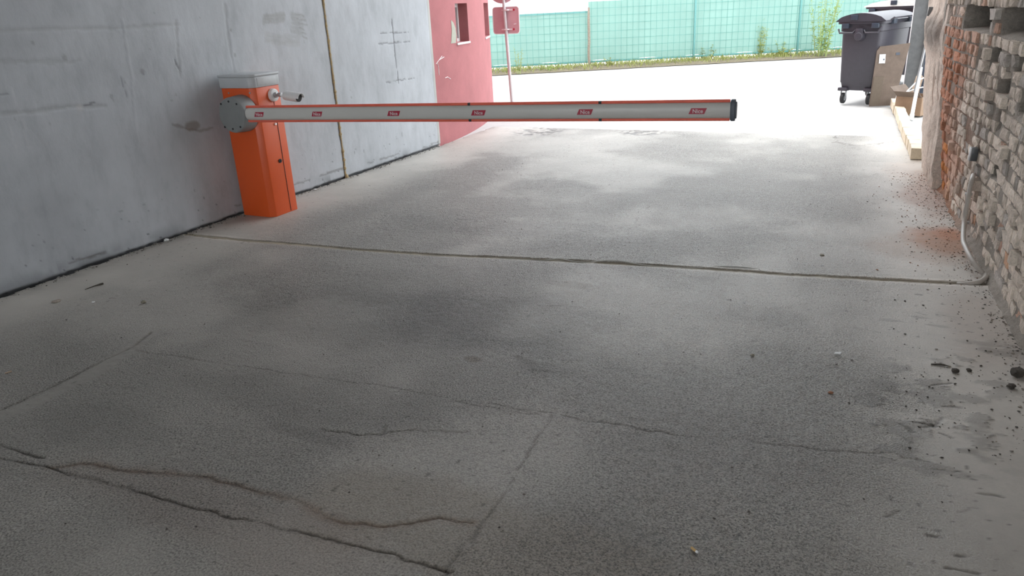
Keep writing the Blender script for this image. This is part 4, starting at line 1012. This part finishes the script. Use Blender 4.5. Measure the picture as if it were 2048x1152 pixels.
def blades(n, place, hgt, wid, lean, seed):
    rg = random.Random(seed); V, Fc = [], []
    for i in range(n):
        x, y_, z_ = place(rg); h_ = hgt(rg); a = rg.uniform(0, 6.28); w_ = wid * rg.uniform(.6, 1.3); lx, ly = rg.gauss(0, lean) * h_, rg.gauss(0, lean) * h_; n0 = len(V)
        dx, dy = math.cos(a) * w_, math.sin(a) * w_
        V += [(x - dx, y_ - dy, z_), (x + dx, y_ + dy, z_), (x + lx * .4 + dx * .8, y_ + ly * .4 + dy * .8, z_ + h_ * .55), (x + lx * .4 - dx * .8, y_ + ly * .4 - dy * .8, z_ + h_ * .55), (x + lx, y_ + ly, z_ + h_)]
        Fc += [(n0, n0 + 1, n0 + 2, n0 + 3), (n0 + 3, n0 + 2, n0 + 4)]
    return V, Fc
def gp(rg):
    u = rg.random() * 8 - 2.5; w_ = rg.gauss(-.05, .30); w_ = max(-.7, min(.62, w_)); q = FP + FD * u + fwd * w_; return q[0], q[1], .0
V, Fc = blades(11000, gp, lambda r: (.06 + .16 * r.random() ** 2), .010, .45, 3)
gs = raw_mesh('grass', V, Fc, M['grass']); tag(gs, 'dry green grass along the foot of the fence', 'grass', kind='stuff')
def weed(px, py, nst, hmax, spread, leafn, leafl, mat, label, seed, name='weed'):
    rg = random.Random(seed); g = gnd(px, py); r = empty(name, (g[0], g[1], 0)); st = B(); lf = B()
    for i in range(nst):
        a = rg.uniform(0, 6.28); rr = rg.random() ** .5 * spread; h_ = hmax * rg.uniform(.55, 1); bx_, by_ = math.cos(a) * rr * .35, math.sin(a) * rr * .35; tx, ty = math.cos(a) * rr, math.sin(a) * rr
        pts = [Vector((bx_ + (tx - bx_) * t ** 1.4, by_ + (ty - by_) * t ** 1.4, h_ * t)) for t in [k / 5 for k in range(6)]]
        st.tube(pts, [.008, .007, .006, .005, .004, .002], 5)
        for k in range(leafn):
            t = rg.uniform(.12, 1); f_ = t * 5; j = min(int(f_), 4); P_ = pts[j].lerp(pts[j + 1], f_ - j); b_ = rg.uniform(0, 6.28); el = rg.uniform(-.2, .9)
            d_ = Vector((math.cos(b_) * math.cos(el), math.sin(b_) * math.cos(el), math.sin(el))); sd_ = d_.cross(Vector((0, 0, 1))).normalized(); l_ = leafl * rg.uniform(.6, 1.2) * (1.15 - .6 * t)
            lf.poly([P_, P_ + d_ * l_ * .5 + sd_ * l_ * .17, P_ + d_ * l_ - Vector((0, 0, l_ * .2)), P_ + d_ * l_ * .5 - sd_ * l_ * .17])
    st.build('stems', M['stem'], r); o = lf.build('foliage', mat, r, False); o['kind'] = 'stuff'; tag(r, label, 'plant'); return r
weed(1640, 114, 17, 1.95, .42, 30, .15, M['leaf'], 'tallest pale green weed standing against the fence, left of the bins', 31, 'tall_weed')
weed(1517, 117, 6, 1.15, .20, 34, .12, M['bush'], 'slender yellow-green weed against the fence', 32, 'slender_weed')
weed(1560, 114, 20, .42, .52, 18, .13, M['bush'], 'low bushy yellow-green weed at the foot of the fence', 33, 'low_bush')
weed(1412, 122, 10, .42, .36, 14, .12, M['grass'], 'small tuft of weeds by the first green fence post', 34, 'weed_tuft')
weed(1038, 148, 5, .75, .12, 22, .09, M['grass'], 'pale seeding weed just right of the sign pole', 35, 'seeding_weed')
weed(1220, 133, 9, .25, .32, 12, .12, M['grass'], 'low weed tuft right of the rusty post', 36, 'weed_tuft')
weed(1100, 142, 9, .20, .5, 12, .10, M['leaf'], 'low green weeds under the left fence panel', 37, 'weed_tuft')
# pale building far beyond the fence
fb = empty('far_building', (-14, 42, 0)); tag(fb, 'pale building far beyond the fence', 'building')
bb = B(); bb.box((0, 0, 3.5), (46, 8, 7)); bb.build('wall', M['facade'], fb, False)
bb = B(); bb.box((0, 0, 7.1), (47, 9, .3)); bb.build('roof', M['lid'], fb, False)

# ================================================================== LITTER ON THE FLOOR
def at_floor(px, py): g = gnd(px, py); return Vector((g[0], g[1], floor_z(g[0], g[1])))
p = at_floor(1390, 1102); r = empty('cigarette_butt', p, math.radians(-35)); tag(r, 'tan cigarette butt on the floor at the bottom of the picture', 'cigarette')
bb = B(); bb.cyl((-.016, 0, .005), (.004, 0, .005), .0042, seg=12); bb.build('filter', M['plastic'], r); bb = B(); bb.cyl((.004, 0, .005), (.012, .001, .005), .0040, .0034, seg=12); bb.build('paper_end', M['paper'], r)
def chip(name, px, py, size, mat, label, cat, flat=.35, seed=0):
    rg = random.Random(seed); p = at_floor(px, py); bb = B(); bm2 = bmesh.new(); bmesh.ops.create_icosphere(bm2, subdivisions=2, radius=size)
    for v in bm2.verts: v.co *= rg.uniform(.72, 1.12); v.co.z *= flat
    bb._add(bm2, (0, 0, size * flat * .8)); o = bb.build(name, mat, None, False); o.location = p; o.rotation_euler = (0, 0, rg.uniform(0, 6)); tag(o, label, cat); return o
p = at_floor(1675, 709); bb = B(); bb.prism([(-.016, -.004, .004), (.012, -.012, .010), (.016, .006, .012), (-.010, .009, .005)], (0, 0, .003)); o = bb.build('paper_scrap', M['paper'], None, False); o.location = p; tag(o, 'bright white paper scrap on the floor left of the dirt smears', 'scrap')
chip('brown_leaf', 1661, 785, .012, plain('rust_leaf', (.26, .11, .05), .8), 'small rusty brown leaf on the floor below the white scrap', 'leaf', .3, 3)
chip('dirt_clod', 2036, 752, .033, M['dirt'], 'largest dark dirt clod on the floor at the right edge', 'clod', .6, 4)
chip('dirt_clod', 2022, 776, .017, M['dirt'], 'small dark clod just in front of the largest clod', 'clod', .6, 5)
chip('dirt_clod', 1910, 744, .018, M['dirt'], 'dark clod left of the largest clod, nearest of two', 'clod', .55, 6)
chip('dirt_clod', 1938, 742, .013, M['dirt'], 'small dark clod between the left clod and the largest one', 'clod', .55, 7)
chip('pebble', 288, 606, .017, M['filler'], 'pale pebble on the floor near the left wall', 'pebble', .6, 8)
chip('pebble', 187, 605, .010, M['paper'], 'tiny white pebble left of the pale pebble', 'pebble', .6, 9)
chip('mortar_chip', 333, 482, .020, M['paper'], 'white mortar chip at the wall foot by the groove end', 'chip', .6, 10)
chip('mortar_chip', 1184 + 460, 511, .016, M['filler'], 'flat pale chip on the floor beyond the groove, right half', 'chip', .3, 11)
chip('mortar_chip', 1505, 711, .010, M['filler'], 'small tan chip left of the white scrap', 'chip', .5, 12)
chip('mortar_chip', 630, 380, .018, M['paper'], 'white chip on the ground right of the barrier cabinet', 'chip', .4, 13)
chip('flat_stone', 113, 603, .030, M['render'], 'flat grey stone on the floor near the bottom of the left wall', 'stone', .2, 14)
a_, b_ = at_floor(170, 580), at_floor(207, 569); bb = B(); bb.tube([a_ + Vector((0, 0, .004)), a_.lerp(b_, .5) + Vector((.004, 0, .010)), a_.lerp(b_, .85) + Vector((0, .003, .008)), b_ + Vector((0, 0, .008))], [.002, .004, .007, .006], 7); tag(bb.build('broken_twig', M['dirt']), 'dark broken twig on the floor near the left wall', 'twig')
a_, b_ = at_floor(10, 748), at_floor(24, 744); bb = B(); bb.tube([a_ + Vector((0, 0, .003)), b_ + Vector((0, 0, .005))], [.003, .004], 7); tag(bb.build('wood_splinter', M['wood']), 'pale wood splinter on the floor at the left edge', 'splinter')
a_, b_ = at_floor(1862, 729), at_floor(1900, 734); bb = B(); bb.tube([a_ + Vector((0, 0, .003)), a_.lerp(b_, .5) + Vector((0, .004, .006)), b_ + Vector((0, 0, .004))], [.003, .005, .002], 7); tag(bb.build('wood_splinter', M['dirt']), 'dark splinter on the floor among the dirt smears', 'splinter')
